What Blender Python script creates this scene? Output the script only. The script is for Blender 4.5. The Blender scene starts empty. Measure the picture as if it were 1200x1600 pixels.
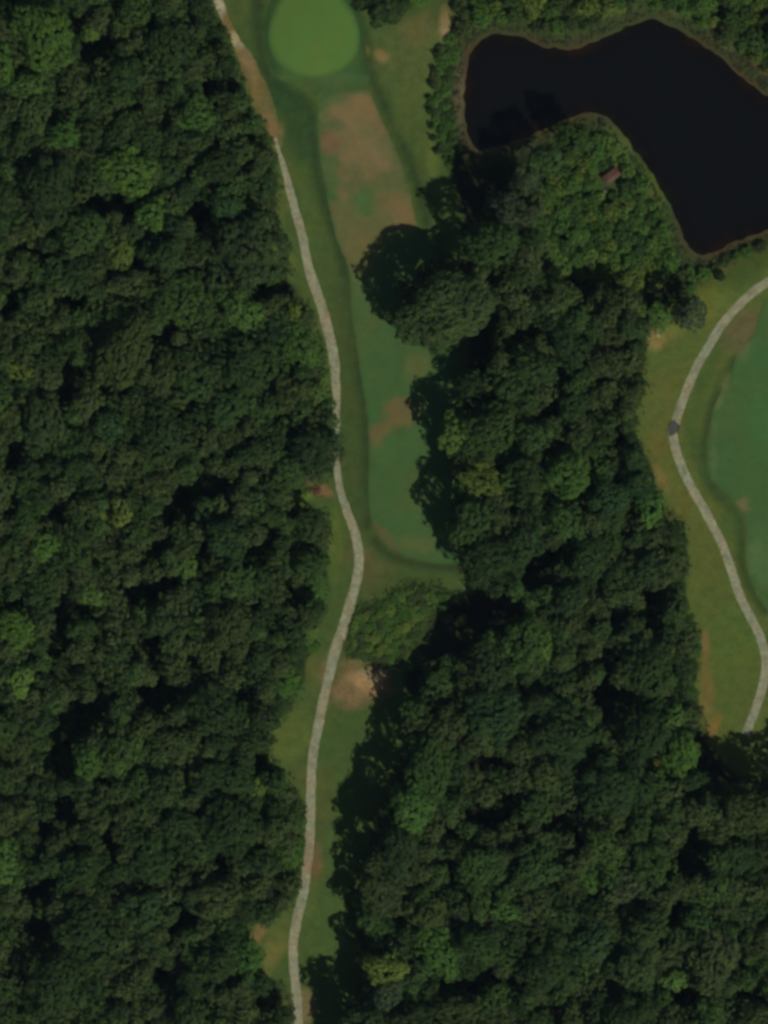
import bpy, math, random
import numpy as np
from mathutils import Vector
from mathutils.geometry import delaunay_2d_cdt

SC = bpy.context.scene
COL = SC.collection
S = 0.15                      # metres per photograph pixel
CAM_H = 1500.0
SUN_EL = math.radians(47)
SUN_AZ = math.radians(138)    # compass bearing of the sun (north is up in the photo)

# ---------------------------------------------------------------- camera, sky, sun, exposure
cam = bpy.data.cameras.new('camera'); cam_o = bpy.data.objects.new('camera', cam); COL.objects.link(cam_o)
cam_o.location = (0, 0, CAM_H); cam_o.rotation_euler = (0, 0, 0)
cam.sensor_fit = 'VERTICAL'; cam.sensor_height = 36; cam.lens = 36 * CAM_H / (1600 * S)
cam.clip_start = 10; cam.clip_end = 9000
SC.camera = cam_o
SC.cycles.pixel_filter_type = 'BLACKMAN_HARRIS'
SC.cycles.filter_width = 3.25          # soft aerial lens
SC.cycles.max_bounces = 6; SC.cycles.diffuse_bounces = 3; SC.cycles.transparent_max_bounces = 8
SC.cycles.caustics_reflective = False; SC.cycles.caustics_refractive = False

w = bpy.data.worlds.new('World'); SC.world = w; w.use_nodes = True
nt = w.node_tree; nt.nodes.clear()
sky = nt.nodes.new('ShaderNodeTexSky'); sky.sky_type = 'NISHITA'; sky.sun_disc = False
sky.sun_elevation = SUN_EL; sky.sun_rotation = SUN_AZ; sky.altitude = 200; sky.dust_density = 1.0
bg = nt.nodes.new('ShaderNodeBackground'); bg.inputs['Strength'].default_value = 0.05
wo = nt.nodes.new('ShaderNodeOutputWorld')
nt.links.new(sky.outputs[0], bg.inputs[0]); nt.links.new(bg.outputs[0], wo.inputs[0])

sun = bpy.data.lights.new('sun', 'SUN'); sun_o = bpy.data.objects.new('sun', sun); COL.objects.link(sun_o)
sun.energy = 3.8; sun.angle = math.radians(0.53); sun.color = (1.0, 0.95, 0.86)
sd = Vector((math.sin(SUN_AZ) * math.cos(SUN_EL), math.cos(SUN_AZ) * math.cos(SUN_EL), math.sin(SUN_EL)))
sun_o.rotation_euler = sd.to_track_quat('Z', 'Y').to_euler()
sun_o.location = sd * 400

SC.view_settings.view_transform = 'Standard'; SC.view_settings.look = 'None'
SC.view_settings.exposure = -0.15; SC.view_settings.gamma = 1.0; SC.view_settings.use_curve_mapping = False

# ---------------------------------------------------------------- helpers
rs = np.random.RandomState(7)
random.seed(7)

def W(px, py, z=0.0):
    """Photo position to ground position of something seen at height z."""
    k = (CAM_H - z) / CAM_H
    return (px - 600) * S * k, (800 - py) * S * k

def P(pts):
    return np.array([((x - 600) * S, (800 - y) * S) for x, y in pts])

def lin(c):
    c = np.asarray(c, float) / 255.0
    return np.where(c <= 0.04045, c / 12.92, ((c + 0.055) / 1.055) ** 2.4)

def vnoise(x, y, seed=0):
    xi = np.floor(x).astype(np.int64); yi = np.floor(y).astype(np.int64)
    fx = x - xi; fy = y - yi
    fx = fx * fx * (3 - 2 * fx); fy = fy * fy * (3 - 2 * fy)
    def h(a, b):
        n = (a * 374761393 + b * 668265263 + seed * 974711) & 0x7fffffff
        n = ((n ^ (n >> 13)) * 1274126177) & 0x7fffffff
        n = n ^ (n >> 16)
        return (n & 0xffff) / 65535.0
    return ((h(xi, yi) * (1 - fx) + h(xi + 1, yi) * fx) * (1 - fy) +
            (h(xi, yi + 1) * (1 - fx) + h(xi + 1, yi + 1) * fx) * fy)

def fbm(x, y, scale, oct=4, seed=0):
    a, t, s = 1.0, 0.0, 0.0
    for o in range(oct):
        t = t + a * vnoise(x / scale * 2 ** o + 17.3 * o, y / scale * 2 ** o - 9.1 * o, seed + o)
        s += a; a *= 0.55
    return t / s * 2 - 1

def inside(poly, x, y):
    r = np.zeros(x.shape, bool)
    n = len(poly)
    for i in range(n):
        x1, y1 = poly[i]; x2, y2 = poly[(i + 1) % n]
        if y1 == y2: continue
        c = ((y1 > y) != (y2 > y)) & (x < (x2 - x1) * (y - y1) / (y2 - y1) + x1)
        r ^= c
    return r

def pdist(line, x, y, closed=False):
    d = np.full(x.shape, 1e9)
    n = len(line)
    for i in range(n if closed else n - 1):
        x1, y1 = line[i]; x2, y2 = line[(i + 1) % n]
        dx, dy = x2 - x1, y2 - y1
        L = dx * dx + dy * dy + 1e-12
        t = np.clip(((x - x1) * dx + (y - y1) * dy) / L, 0, 1)
        d = np.minimum(d, (x - x1 - t * dx) ** 2 + (y - y1 - t * dy) ** 2)
    return np.sqrt(d)

def sdist(poly, x, y):
    """positive inside"""
    d = pdist(poly, x, y, True)
    return np.where(inside(poly, x, y), d, -d)

def sstep(a, b, v):
    t = np.clip((v - a) / (b - a), 0, 1)
    return t * t * (3 - 2 * t)

def smooth(pts, it=2, closed=True):
    p = np.array(pts, float)
    for _ in range(it):
        if closed:
            q = np.roll(p, -1, 0)
            p = np.stack([p * .75 + q * .25, p * .25 + q * .75], 1).reshape(-1, 2)
        else:
            q = np.stack([p[:-1] * .75 + p[1:] * .25, p[:-1] * .25 + p[1:] * .75], 1).reshape(-1, 2)
            p = np.vstack([p[:1], q, p[-1:]])
    return p

def resample(p, step, closed=True, jit=0.0, seed=0):
    p = np.vstack([p, p[:1]]) if closed else p
    d = np.r_[0, np.cumsum(np.hypot(*np.diff(p, axis=0).T))]
    n = max(4, int(d[-1] / step))
    t = np.linspace(0, d[-1], n, endpoint=not closed)
    q = np.c_[np.interp(t, d, p[:, 0]), np.interp(t, d, p[:, 1])]
    if jit:
        q = q + jit * np.c_[fbm(q[:, 0], q[:, 1], 1.6, 3, 31 + seed), fbm(q[:, 0], q[:, 1], 1.6, 3, 57 + seed)]
    return q

def ribbon(line, widths):
    line = np.array(line, float); widths = np.broadcast_to(np.array(widths, float), (len(line),))
    t = np.gradient(line, axis=0); t /= np.linalg.norm(t, axis=1)[:, None]
    n = np.c_[-t[:, 1], t[:, 0]]
    return np.vstack([line + n * widths[:, None] / 2, (line - n * widths[:, None] / 2)[::-1]])

def mesh_obj(name, V, F, mat, parent=None, attrs=None, smooth_shade=False):
    """V (n,3); F (m,k) array of faces with k corners each"""
    V = np.asarray(V, np.float32); F = np.asarray(F, np.int32)
    m = bpy.data.meshes.new(name)
    m.vertices.add(len(V)); m.vertices.foreach_set('co', V.ravel())
    k = F.shape[1]
    m.loops.add(F.size); m.loops.foreach_set('vertex_index', F.ravel())
    m.polygons.add(len(F)); m.polygons.foreach_set('loop_start', np.arange(len(F), dtype=np.int32) * k)
    m.polygons.foreach_set('loop_total', np.full(len(F), k, np.int32))
    if smooth_shade: m.polygons.foreach_set('use_smooth', np.ones(len(F), bool))
    m.update(calc_edges=True)
    for an, av in (attrs or {}).items():
        if av.ndim == 2:
            a = m.attributes.new(an, 'FLOAT_COLOR', 'POINT'); a.data.foreach_set('color', np.c_[av, np.ones(len(av))].astype(np.float32).ravel())
        else:
            a = m.attributes.new(an, 'FLOAT', 'POINT'); a.data.foreach_set('value', av.astype(np.float32))
    if mat: m.materials.append(mat)
    o = bpy.data.objects.new(name, m); COL.objects.link(o)
    if parent: o.parent = parent
    return o

def tag(o, label=None, cat=None, group=None, kind=None):
    if label: o['label'] = label
    if cat: o['category'] = cat
    if group: o['group'] = group
    if kind: o['kind'] = kind
    return o

# ---------------------------------------------------------------- materials
def new_mat(name):
    m = bpy.data.materials.new(name); m.use_nodes = True
    n = m.node_tree; n.nodes.clear()
    return m, n, n.nodes.new('ShaderNodeOutputMaterial')

def N(n, t, **kw):
    x = n.nodes.new(t)
    for k, v in kw.items():
        if k in x.inputs: x.inputs[k].default_value = v
        else: setattr(x, k, v)
    return x

def ground_mat(name, fine=0.6, amp=0.35, amp2=0.25, rough=0.95, bump=0.25, clump=2.4):
    m, n, out = new_mat(name)
    a = N(n, 'ShaderNodeAttribute', attribute_name='tint')
    tc = N(n, 'ShaderNodeTexCoord')
    n1 = N(n, 'ShaderNodeTexNoise', Scale=1.0 / clump, Detail=4.0, Roughness=0.6)
    n2 = N(n, 'ShaderNodeTexNoise', Scale=1.0 / fine, Detail=3.0, Roughness=0.65)
    n3 = N(n, 'ShaderNodeTexNoise', Scale=1 / 5.5, Detail=3.0)
    for q in (n1, n2, n3): n.links.new(tc.outputs['Object'], q.inputs['Vector'])
    r1 = N(n, 'ShaderNodeMapRange'); r1.inputs['From Min'].default_value = 0.3; r1.inputs['From Max'].default_value = 0.7
    r1.inputs['To Min'].default_value = 1 - amp; r1.inputs['To Max'].default_value = 1 + amp
    r2 = N(n, 'ShaderNodeMapRange'); r2.inputs['From Min'].default_value = 0.3; r2.inputs['From Max'].default_value = 0.7
    r2.inputs['To Min'].default_value = 1 - amp2; r2.inputs['To Max'].default_value = 1 + amp2
    n.links.new(n1.outputs['Fac'], r1.inputs['Value']); n.links.new(n2.outputs['Fac'], r2.inputs['Value'])
    mu = N(n, 'ShaderNodeMath', operation='MULTIPLY'); n.links.new(r1.outputs[0], mu.inputs[0]); n.links.new(r2.outputs[0], mu.inputs[1])
    vm = N(n, 'ShaderNodeVectorMath', operation='SCALE'); n.links.new(a.outputs['Color'], vm.inputs[0]); n.links.new(mu.outputs[0], vm.inputs['Scale'])
    # slight hue drift between straw and fresh green
    mx = N(n, 'ShaderNodeMix', data_type='RGBA', blend_type='MULTIPLY'); mx.inputs[0].default_value = 1.0
    rp = N(n, 'ShaderNodeValToRGB'); rp.color_ramp.elements[0].position = .35; rp.color_ramp.elements[1].position = .65
    rp.color_ramp.elements[0].color = (1.04, 1.0, 0.94, 1); rp.color_ramp.elements[1].color = (0.9, 1.02, 1.02, 1)
    n.links.new(n3.outputs['Fac'], rp.inputs[0]); n.links.new(vm.outputs[0], mx.inputs[6]); n.links.new(rp.outputs[0], mx.inputs[7])
    b = N(n, 'ShaderNodeBsdfPrincipled', Roughness=rough); b.inputs['Specular IOR Level'].default_value = 0.1
    n.links.new(mx.outputs[2], b.inputs['Base Color'])
    bp = N(n, 'ShaderNodeBump', Strength=bump, Distance=0.15)
    n.links.new(n2.outputs['Fac'], bp.inputs['Height']); n.links.new(bp.outputs[0], b.inputs['Normal'])
    n.links.new(b.outputs[0], out.inputs[0])
    return m

M_ROUGH = ground_mat('rough_grass', amp=0.15, amp2=0.16, fine=.45)
M_FAIR = ground_mat('fairway_grass', amp=0.08, amp2=0.08, bump=0.1, fine=.45)
M_GREEN = ground_mat('green_grass', amp=0.035, amp2=0.04, bump=0.03, fine=.45, clump=4)
M_PATH = ground_mat('path_gravel', fine=0.42, amp=0.16, amp2=0.30, bump=0.3, clump=1.3)
M_SOIL = ground_mat('bare_soil', fine=0.5, amp=0.18, amp2=0.2, bump=0.3)

def leaf_mat(name, base=None, var=0.28):
    m, n, out = new_mat(name)
    gi = N(n, 'ShaderNodeNewGeometry')
    if base is None:
        oi = N(n, 'ShaderNodeObjectInfo'); src = oi.outputs['Color']
    else:
        at = N(n, 'ShaderNodeAttribute', attribute_name='tint'); src = at.outputs['Color']
    r = N(n, 'ShaderNodeMapRange'); r.inputs['To Min'].default_value = 1 - var; r.inputs['To Max'].default_value = 1 + var
    n.links.new(gi.outputs['Random Per Island'], r.inputs['Value'])
    vm = N(n, 'ShaderNodeVectorMath', operation='SCALE'); n.links.new(src, vm.inputs[0]); n.links.new(r.outputs[0], vm.inputs['Scale'])
    tc = N(n, 'ShaderNodeTexCoord'); ns = N(n, 'ShaderNodeTexNoise', Scale=0.55, Detail=2.0)
    n.links.new(tc.outputs['Object'], ns.inputs['Vector'])
    rp = N(n, 'ShaderNodeValToRGB'); rp.color_ramp.elements[0].position = .38; rp.color_ramp.elements[1].position = .62
    rp.color_ramp.elements[0].color = (0.80, 0.84, 0.9, 1); rp.color_ramp.elements[1].color = (1.22, 1.2, 0.95, 1)
    n.links.new(ns.outputs['Fac'], rp.inputs[0])
    mx = N(n, 'ShaderNodeMix', data_type='RGBA', blend_type='MULTIPLY'); mx.inputs[0].default_value = 1.0
    n.links.new(vm.outputs[0], mx.inputs[6]); n.links.new(rp.outputs[0], mx.inputs[7])
    b = N(n, 'ShaderNodeBsdfPrincipled', Roughness=0.7); b.inputs['Specular IOR Level'].default_value = 0.1
    n.links.new(mx.outputs[2], b.inputs['Base Color'])
    tr = N(n, 'ShaderNodeBsdfTranslucent'); n.links.new(mx.outputs[2], tr.inputs[0])
    ms = N(n, 'ShaderNodeMixShader'); ms.inputs[0].default_value = 0.28
    n.links.new(b.outputs[0], ms.inputs[1]); n.links.new(tr.outputs[0], ms.inputs[2]); n.links.new(ms.outputs[0], out.inputs[0])
    return m
M_LEAF = leaf_mat('leaves')
M_LEAFM = leaf_mat('leaves_mass', base=1)

def plain_mat(name, col, rough=0.8, scale=3.0, amp=0.3, bump=0.3):
    m, n, out = new_mat(name)
    tc = N(n, 'ShaderNodeTexCoord'); ns = N(n, 'ShaderNodeTexNoise', Scale=scale, Detail=5.0, Roughness=0.65)
    n.links.new(tc.outputs['Object'], ns.inputs['Vector'])
    rp = N(n, 'ShaderNodeValToRGB'); rp.color_ramp.elements[0].position = .3; rp.color_ramp.elements[1].position = .7
    c = np.array(col)
    rp.color_ramp.elements[0].color = (*(c * (1 - amp)), 1); rp.color_ramp.elements[1].color = (*(c * (1 + amp)), 1)
    n.links.new(ns.outputs['Fac'], rp.inputs[0])
    b = N(n, 'ShaderNodeBsdfPrincipled', Roughness=rough); n.links.new(rp.outputs[0], b.inputs['Base Color'])
    bp = N(n, 'ShaderNodeBump', Strength=bump, Distance=0.05); n.links.new(ns.outputs['Fac'], bp.inputs['Height']); n.links.new(bp.outputs[0], b.inputs['Normal'])
    n.links.new(b.outputs[0], out.inputs[0])
    return m
M_BARK = plain_mat('bark', (0.09, 0.07, 0.05), 0.9, 6)
M_ROOF = plain_mat('rusty_roof', (0.080, 0.038, 0.020), 0.75, 1.6, 0.45)
M_WOOD = plain_mat('weathered_wood', (0.12, 0.09, 0.06), 0.85, 4)
M_STONE = plain_mat('pale_stone', (0.22, 0.19, 0.12), 0.85, 3)
M_SLAB = plain_mat('dark_slab', (0.05, 0.052, 0.042), 0.9, 2, 0.35)
M_BRUSH = plain_mat('dead_brush', (0.14, 0.06, 0.035), 0.9, 3, 0.4)

def water_mat():
    m, n, out = new_mat('pond_water')
    at = N(n, 'ShaderNodeAttribute', attribute_name='murk')
    tr = N(n, 'ShaderNodeBsdfTransparent'); tr.inputs[0].default_value = (0.5, 0.39, 0.25, 1)
    df = N(n, 'ShaderNodeBsdfDiffuse'); df.inputs[0].default_value = (0.0045, 0.0045, 0.0041, 1)
    mx = N(n, 'ShaderNodeMixShader'); n.links.new(at.outputs['Fac'], mx.inputs[0]); n.links.new(tr.outputs[0], mx.inputs[1]); n.links.new(df.outputs[0], mx.inputs[2])
    gl = N(n, 'ShaderNodeBsdfGlossy', Roughness=0.08)
    fr = N(n, 'ShaderNodeFresnel', IOR=1.33)
    tc = N(n, 'ShaderNodeTexCoord'); ns = N(n, 'ShaderNodeTexNoise', Scale=0.8, Detail=3.0)
    n.links.new(tc.outputs['Object'], ns.inputs['Vector'])
    bp = N(n, 'ShaderNodeBump', Strength=0.15, Distance=0.05); n.links.new(ns.outputs['Fac'], bp.inputs['Height']); n.links.new(bp.outputs[0], gl.inputs['Normal'])
    m2 = N(n, 'ShaderNodeMixShader'); n.links.new(fr.outputs[0], m2.inputs[0]); n.links.new(mx.outputs[0], m2.inputs[1]); n.links.new(gl.outputs[0], m2.inputs[2])
    n.links.new(m2.outputs[0], out.inputs[0])
    return m
M_WATER = water_mat()

# ---------------------------------------------------------------- plan of the place, traced in photograph pixels
WPATH = [(430,216),(440,250),(446,270),(457,315),(469,356),(475,380),(480,413),(493,450),(507,493),(515,527),(523,563),(526,610),(525,643),(526,680),(525,712),(527,743),(532,770),(543,800),(555,830),(562,867),(559,903),(548,940),(538,977),(523,1017),(515,1053),(507,1087),(498,1130),(491,1165),(487,1200),(485,1250),(485,1300),(482,1343),(475,1393),(465,1433),(458,1467),(458,1500),(462,1540),(465,1567),(467,1620),(470,1680)]
WPATH_W = [5,10,13,15,16,16,17,18,18,18,15,14,13,12,12,13,16,17,17,18,19,19,18,17,17,17,17,17,17,17,17,17,17,17,17,17,17,15,14,14]
EPATH = [(1290,400),(1240,418),(1200,440),(1175,457),(1150,480),(1127,507),(1107,542),(1087,575),(1072,612),(1060,645),(1053,668),(1052,692),(1060,715),(1070,742),(1085,770),(1101,797),(1117,827),(1132,857),(1145,897),(1157,935),(1175,967),(1190,1000),(1197,1025),(1198,1045),(1191,1077),(1180,1110),(1170,1136),(1165,1148)]
TRACK = [(332,-60),(336,-20),(342,5),(349,22),(357,40),(367,60),(378,80),(389,104),(400,132),(411,160),(421,188),(430,213),(434,232)]
TRACK_W = [14,14,15,14,12,14,22,27,31,32,28,18,12]
GREEN = [(491 + (x - 491) * 1.05, 50 + (y - 50) * 1.08) for x, y in [(424,40),(422,60),(428,82),(440,100),(462,114),(492,119),(522,113),(545,98),(557,78),(560,52),(550,22),(535,4),(518,-12),(490,-20),(455,-14),(434,12)]]
APRON = [(412,35),(411,60),(416,88),(427,112),(440,128),(465,131),(492,131),(500,148),(540,140),(574,135),(578,118),(573,95),(571,60),(566,30),(550,2),(530,-25),(480,-40),(440,-25),(420,5)]
FAIRW = [(499,150),(520,143),(545,138),(574,135),(585,161),(600,195),(619,232),(634,277),(645,319),(652,356),(680,400),(700,450),(705,520),(705,600),(712,700),(722,800),(725,878),(700,882),(653,877),(617,863),(593,843),(580,817),(575,783),(577,733),(577,683),(573,637),(563,583),(557,537),(548,483),(547,417),(530,388),(519,345),(510,300),(499,244),(496,187)]
FAIRE = [(1290,430),(1200,458),(1187,485),(1180,522),(1150,550),(1143,588),(1125,615),(1115,637),(1109,670),(1104,712),(1110,745),(1125,765),(1146,780),(1162,802),(1168,830),(1165,865),(1170,900),(1182,930),(1200,957),(1230,985),(1300,1000)]
SOIL = [(530,1020),(562,1030),(592,1037),(614,1044),(622,1073),(606,1092),(588,1108),(562,1114),(535,1112),(512,1100),(514,1060)]
POND = [(737,64),(726,82),(719,119),(716,160),(721,202),(728,228),(745,243),(765,238),(810,229),(847,211),(879,197),(907,183),(934,183),(962,206),(985,238),(1012,275),(1035,312),(1053,348),(1062,380),(1081,405),(1099,409),(1127,399),(1154,385),(1200,367),(1260,340),(1310,270),(1290,200),(1240,165),(1200,142),(1172,119),(1145,96),(1117,73),(1090,55),(1062,37),(1040,25),(1012,22),(985,30),(957,44),(925,57),(893,71),(865,66),(838,60),(810,48),(783,44),(755,48)]
# open mown ground (rough) and shaded ground that continues under the shade of the trees
ROUGH_A = [(325,-60),(330,0),(345,30),(360,56),(367,90),(382,124),(392,169),(414,196),(424,214),(435,262),(431,319),(437,375),(452,420),(470,445),(487,473),(497,510),(510,550),(503,590),(517,617),(520,650),(533,700),(530,733),(520,747),(488,765),(458,790),(520,795),(518,817),(524,860),(520,900),(526,950),(507,983),(492,1020),(485,1067),(460,1100),(425,1160),(420,1170),(450,1213),(478,1260),(478,1290),(474,1340),(468,1400),(460,1410),(420,1440),(390,1437),(398,1480),(412,1517),(450,1540),(460,1580),(462,1660),(500,1660),(560,1560),(575,1480),(570,1400),(590,1320),(610,1230),(625,1150),(630,1110),(615,1060),(635,1020),(650,965),(705,930),(740,915),(725,880),(725,800),(712,700),(720,600),(720,500),(700,420),(715,350),(700,300),(682,255),(675,217),(667,169),(666,131),(671,97),(682,67),(703,30),(694,11),(688,-60)]
ROUGH_B = [(1290,360),(1200,395),(1150,415),(1125,432),(1100,470),(1085,495),(1050,510),(1020,522),(1012,540),(1020,560),(1015,585),(1005,612),(996,640),(995,680),(1010,707),(1018,740),(1027,762),(1045,790),(1060,812),(1077,822),(1076,855),(1066,887),(1070,915),(1080,950),(1090,980),(1100,1005),(1098,1030),(1089,1050),(1092,1080),(1097,1110),(1110,1140),(1120,1160),(1150,1200),(1210,1210),(1290,1190)]
# crowns' outline of the two woods
WEST = [(-90,-90),(322,-90),(325,0),(340,30),(355,60),(362,92),(378,126),(388,171),(412,194),(420,217),(431,262),(428,319),(434,375),(452,425),(430,448),(440,470),(480,478),(492,512),(506,552),(500,590),(514,617),(520,650),(533,700),(530,730),(490,762),(440,785),(450,800),(505,800),(514,830),(502,900),(496,960),(480,1000),(468,1060),(458,1100),(422,1140),(415,1180),(446,1215),(474,1262),(474,1290),(468,1340),(463,1400),(420,1434),(385,1440),(392,1480),(408,1520),(447,1547),(458,1580),(460,1690),(-90,1690)]
EAST = [(620,500),(618,470),(625,440),(650,415),(690,405),(720,395),(735,355),(765,330),(790,300),(795,268),(830,262),(850,290),(848,330),(845,420),(900,448),(1000,455),(1010,520),(1003,560),(1010,600),(995,640),(990,680),(1008,710),(1016,750),(1040,795),(1072,828),(1070,880),(1064,920),(1078,960),(1090,1000),(1088,1040),(1083,1080),(1092,1110),(1105,1148),(1092,1200),(1110,1232),(1150,1232),(1200,1222),(1290,1218),(1290,1690),(540,1690),(545,1590),(567,1533),(567,1467),(550,1440),(547,1400),(560,1365),(580,1317),(590,1270),(617,1217),(633,1157),(630,1110),(650,1080),(665,1038),(705,1029),(755,1001),(783,974),(808,951),(785,935),(725,905),(716,860),(697,827),(700,785),(718,740),(712,700),(740,670),(722,640),(735,600),(770,540),(760,490),(720,545),(655,548)]

wl = resample(smooth(P(WPATH), 2, False), 1.2, False)
ww = np.interp(np.linspace(0, 1, len(wl)), np.linspace(0, 1, len(WPATH_W)), np.array(WPATH_W) * S * .88)
ww = ww * (1 + 0.10 * fbm(wl[:, 0], wl[:, 1], 3.0, 3, 5))
el = resample(smooth(P(EPATH), 2, False), 1.2, False)
ew = 13.8 * S * (1 + 0.08 * fbm(el[:, 0], el[:, 1], 3.0, 3, 6))
tl = resample(smooth(P(TRACK), 2, False), 1.2, False)
tw = np.interp(np.linspace(0, 1, len(tl)), np.linspace(0, 1, len(TRACK_W)), np.array(TRACK_W) * S)
Z = {}
Z['cart_path'] = resample(ribbon(wl, ww), 0.5, True, 0.24, 1)
Z['cart_path_b'] = resample(ribbon(el, ew), 0.5, True, 0.18, 2)
Z['dirt_track'] = resample(ribbon(tl, tw), 0.7, True, 0.45, 3)
Z['putting_green'] = resample(smooth(P(GREEN), 3), 0.6, True, 0.08, 4)
Z['green_apron'] = resample(smooth(P(APRON), 2), 0.7, True, 0.15, 5)
Z['fairway'] = resample(smooth(P(FAIRW), 2), 0.7, True, 0.22, 6)
Z['fairway_b'] = resample(smooth(P(FAIRE), 2), 0.7, True, 0.22, 7)
Z['bare_soil'] = resample(smooth(P(SOIL), 1), 0.5, True, 1.3, 8)
pond = resample(smooth(P(POND), 2), 0.6, True, 0.7, 9)
rough_a = resample(smooth(P(ROUGH_A), 1), 1.2); rough_b = resample(smooth(P(ROUGH_B), 1), 1.2)
west = P(WEST); east = P(EAST)

# ---- relief
def height(x, y, dp=None):
    z = 0.55 * np.sin(x * .045 + 1.1) * np.cos(y * .037 + .4) + 0.25 * np.sin(x * .11 + y * .07) + 0.3 * fbm(x, y, 22, 2, 91)
    gx, gy = W(490, 50)
    z = z + 0.7 * np.exp(-(((x - gx) / 11) ** 2 + ((y - gy) / 12) ** 2) ** 1.5)
    far = sstep(200, 600, np.hypot(x, y)); z = z * (1 - far)
    if dp is None: dp = sdist(pond, x, y)
    k = sstep(-9, 0.0, dp)
    z = z * (1 - k) + (-1.3) * k
    z = z - 2.2 * sstep(0, 12, dp)
    return z
def hz(x, y):
    return float(height(np.array([x]), np.array([y]))[0])

# ---- colour of the ground as a function of place (sRGB values turned to albedo)
def blob(x, y, cx, cy, rx, ry, ang=0, soft=0.5, seed=0, rag=0.35):
    X, Y = W(cx, cy)
    dx, dy = x - X, y - Y
    c, s = math.cos(math.radians(ang)), math.sin(math.radians(ang))
    u = (dx * c + dy * s) / (rx * S); v = (-dx * s + dy * c) / (ry * S)
    r = np.sqrt(u * u + v * v) + rag * fbm(x, y, 3.2, 4, 300 + seed)
    return 1 - sstep(1 - soft, 1 + soft, r)

def mixc(c, w_, col):
    return c * (1 - w_[:, None]) + lin(col)[None] * w_[:, None]

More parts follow.
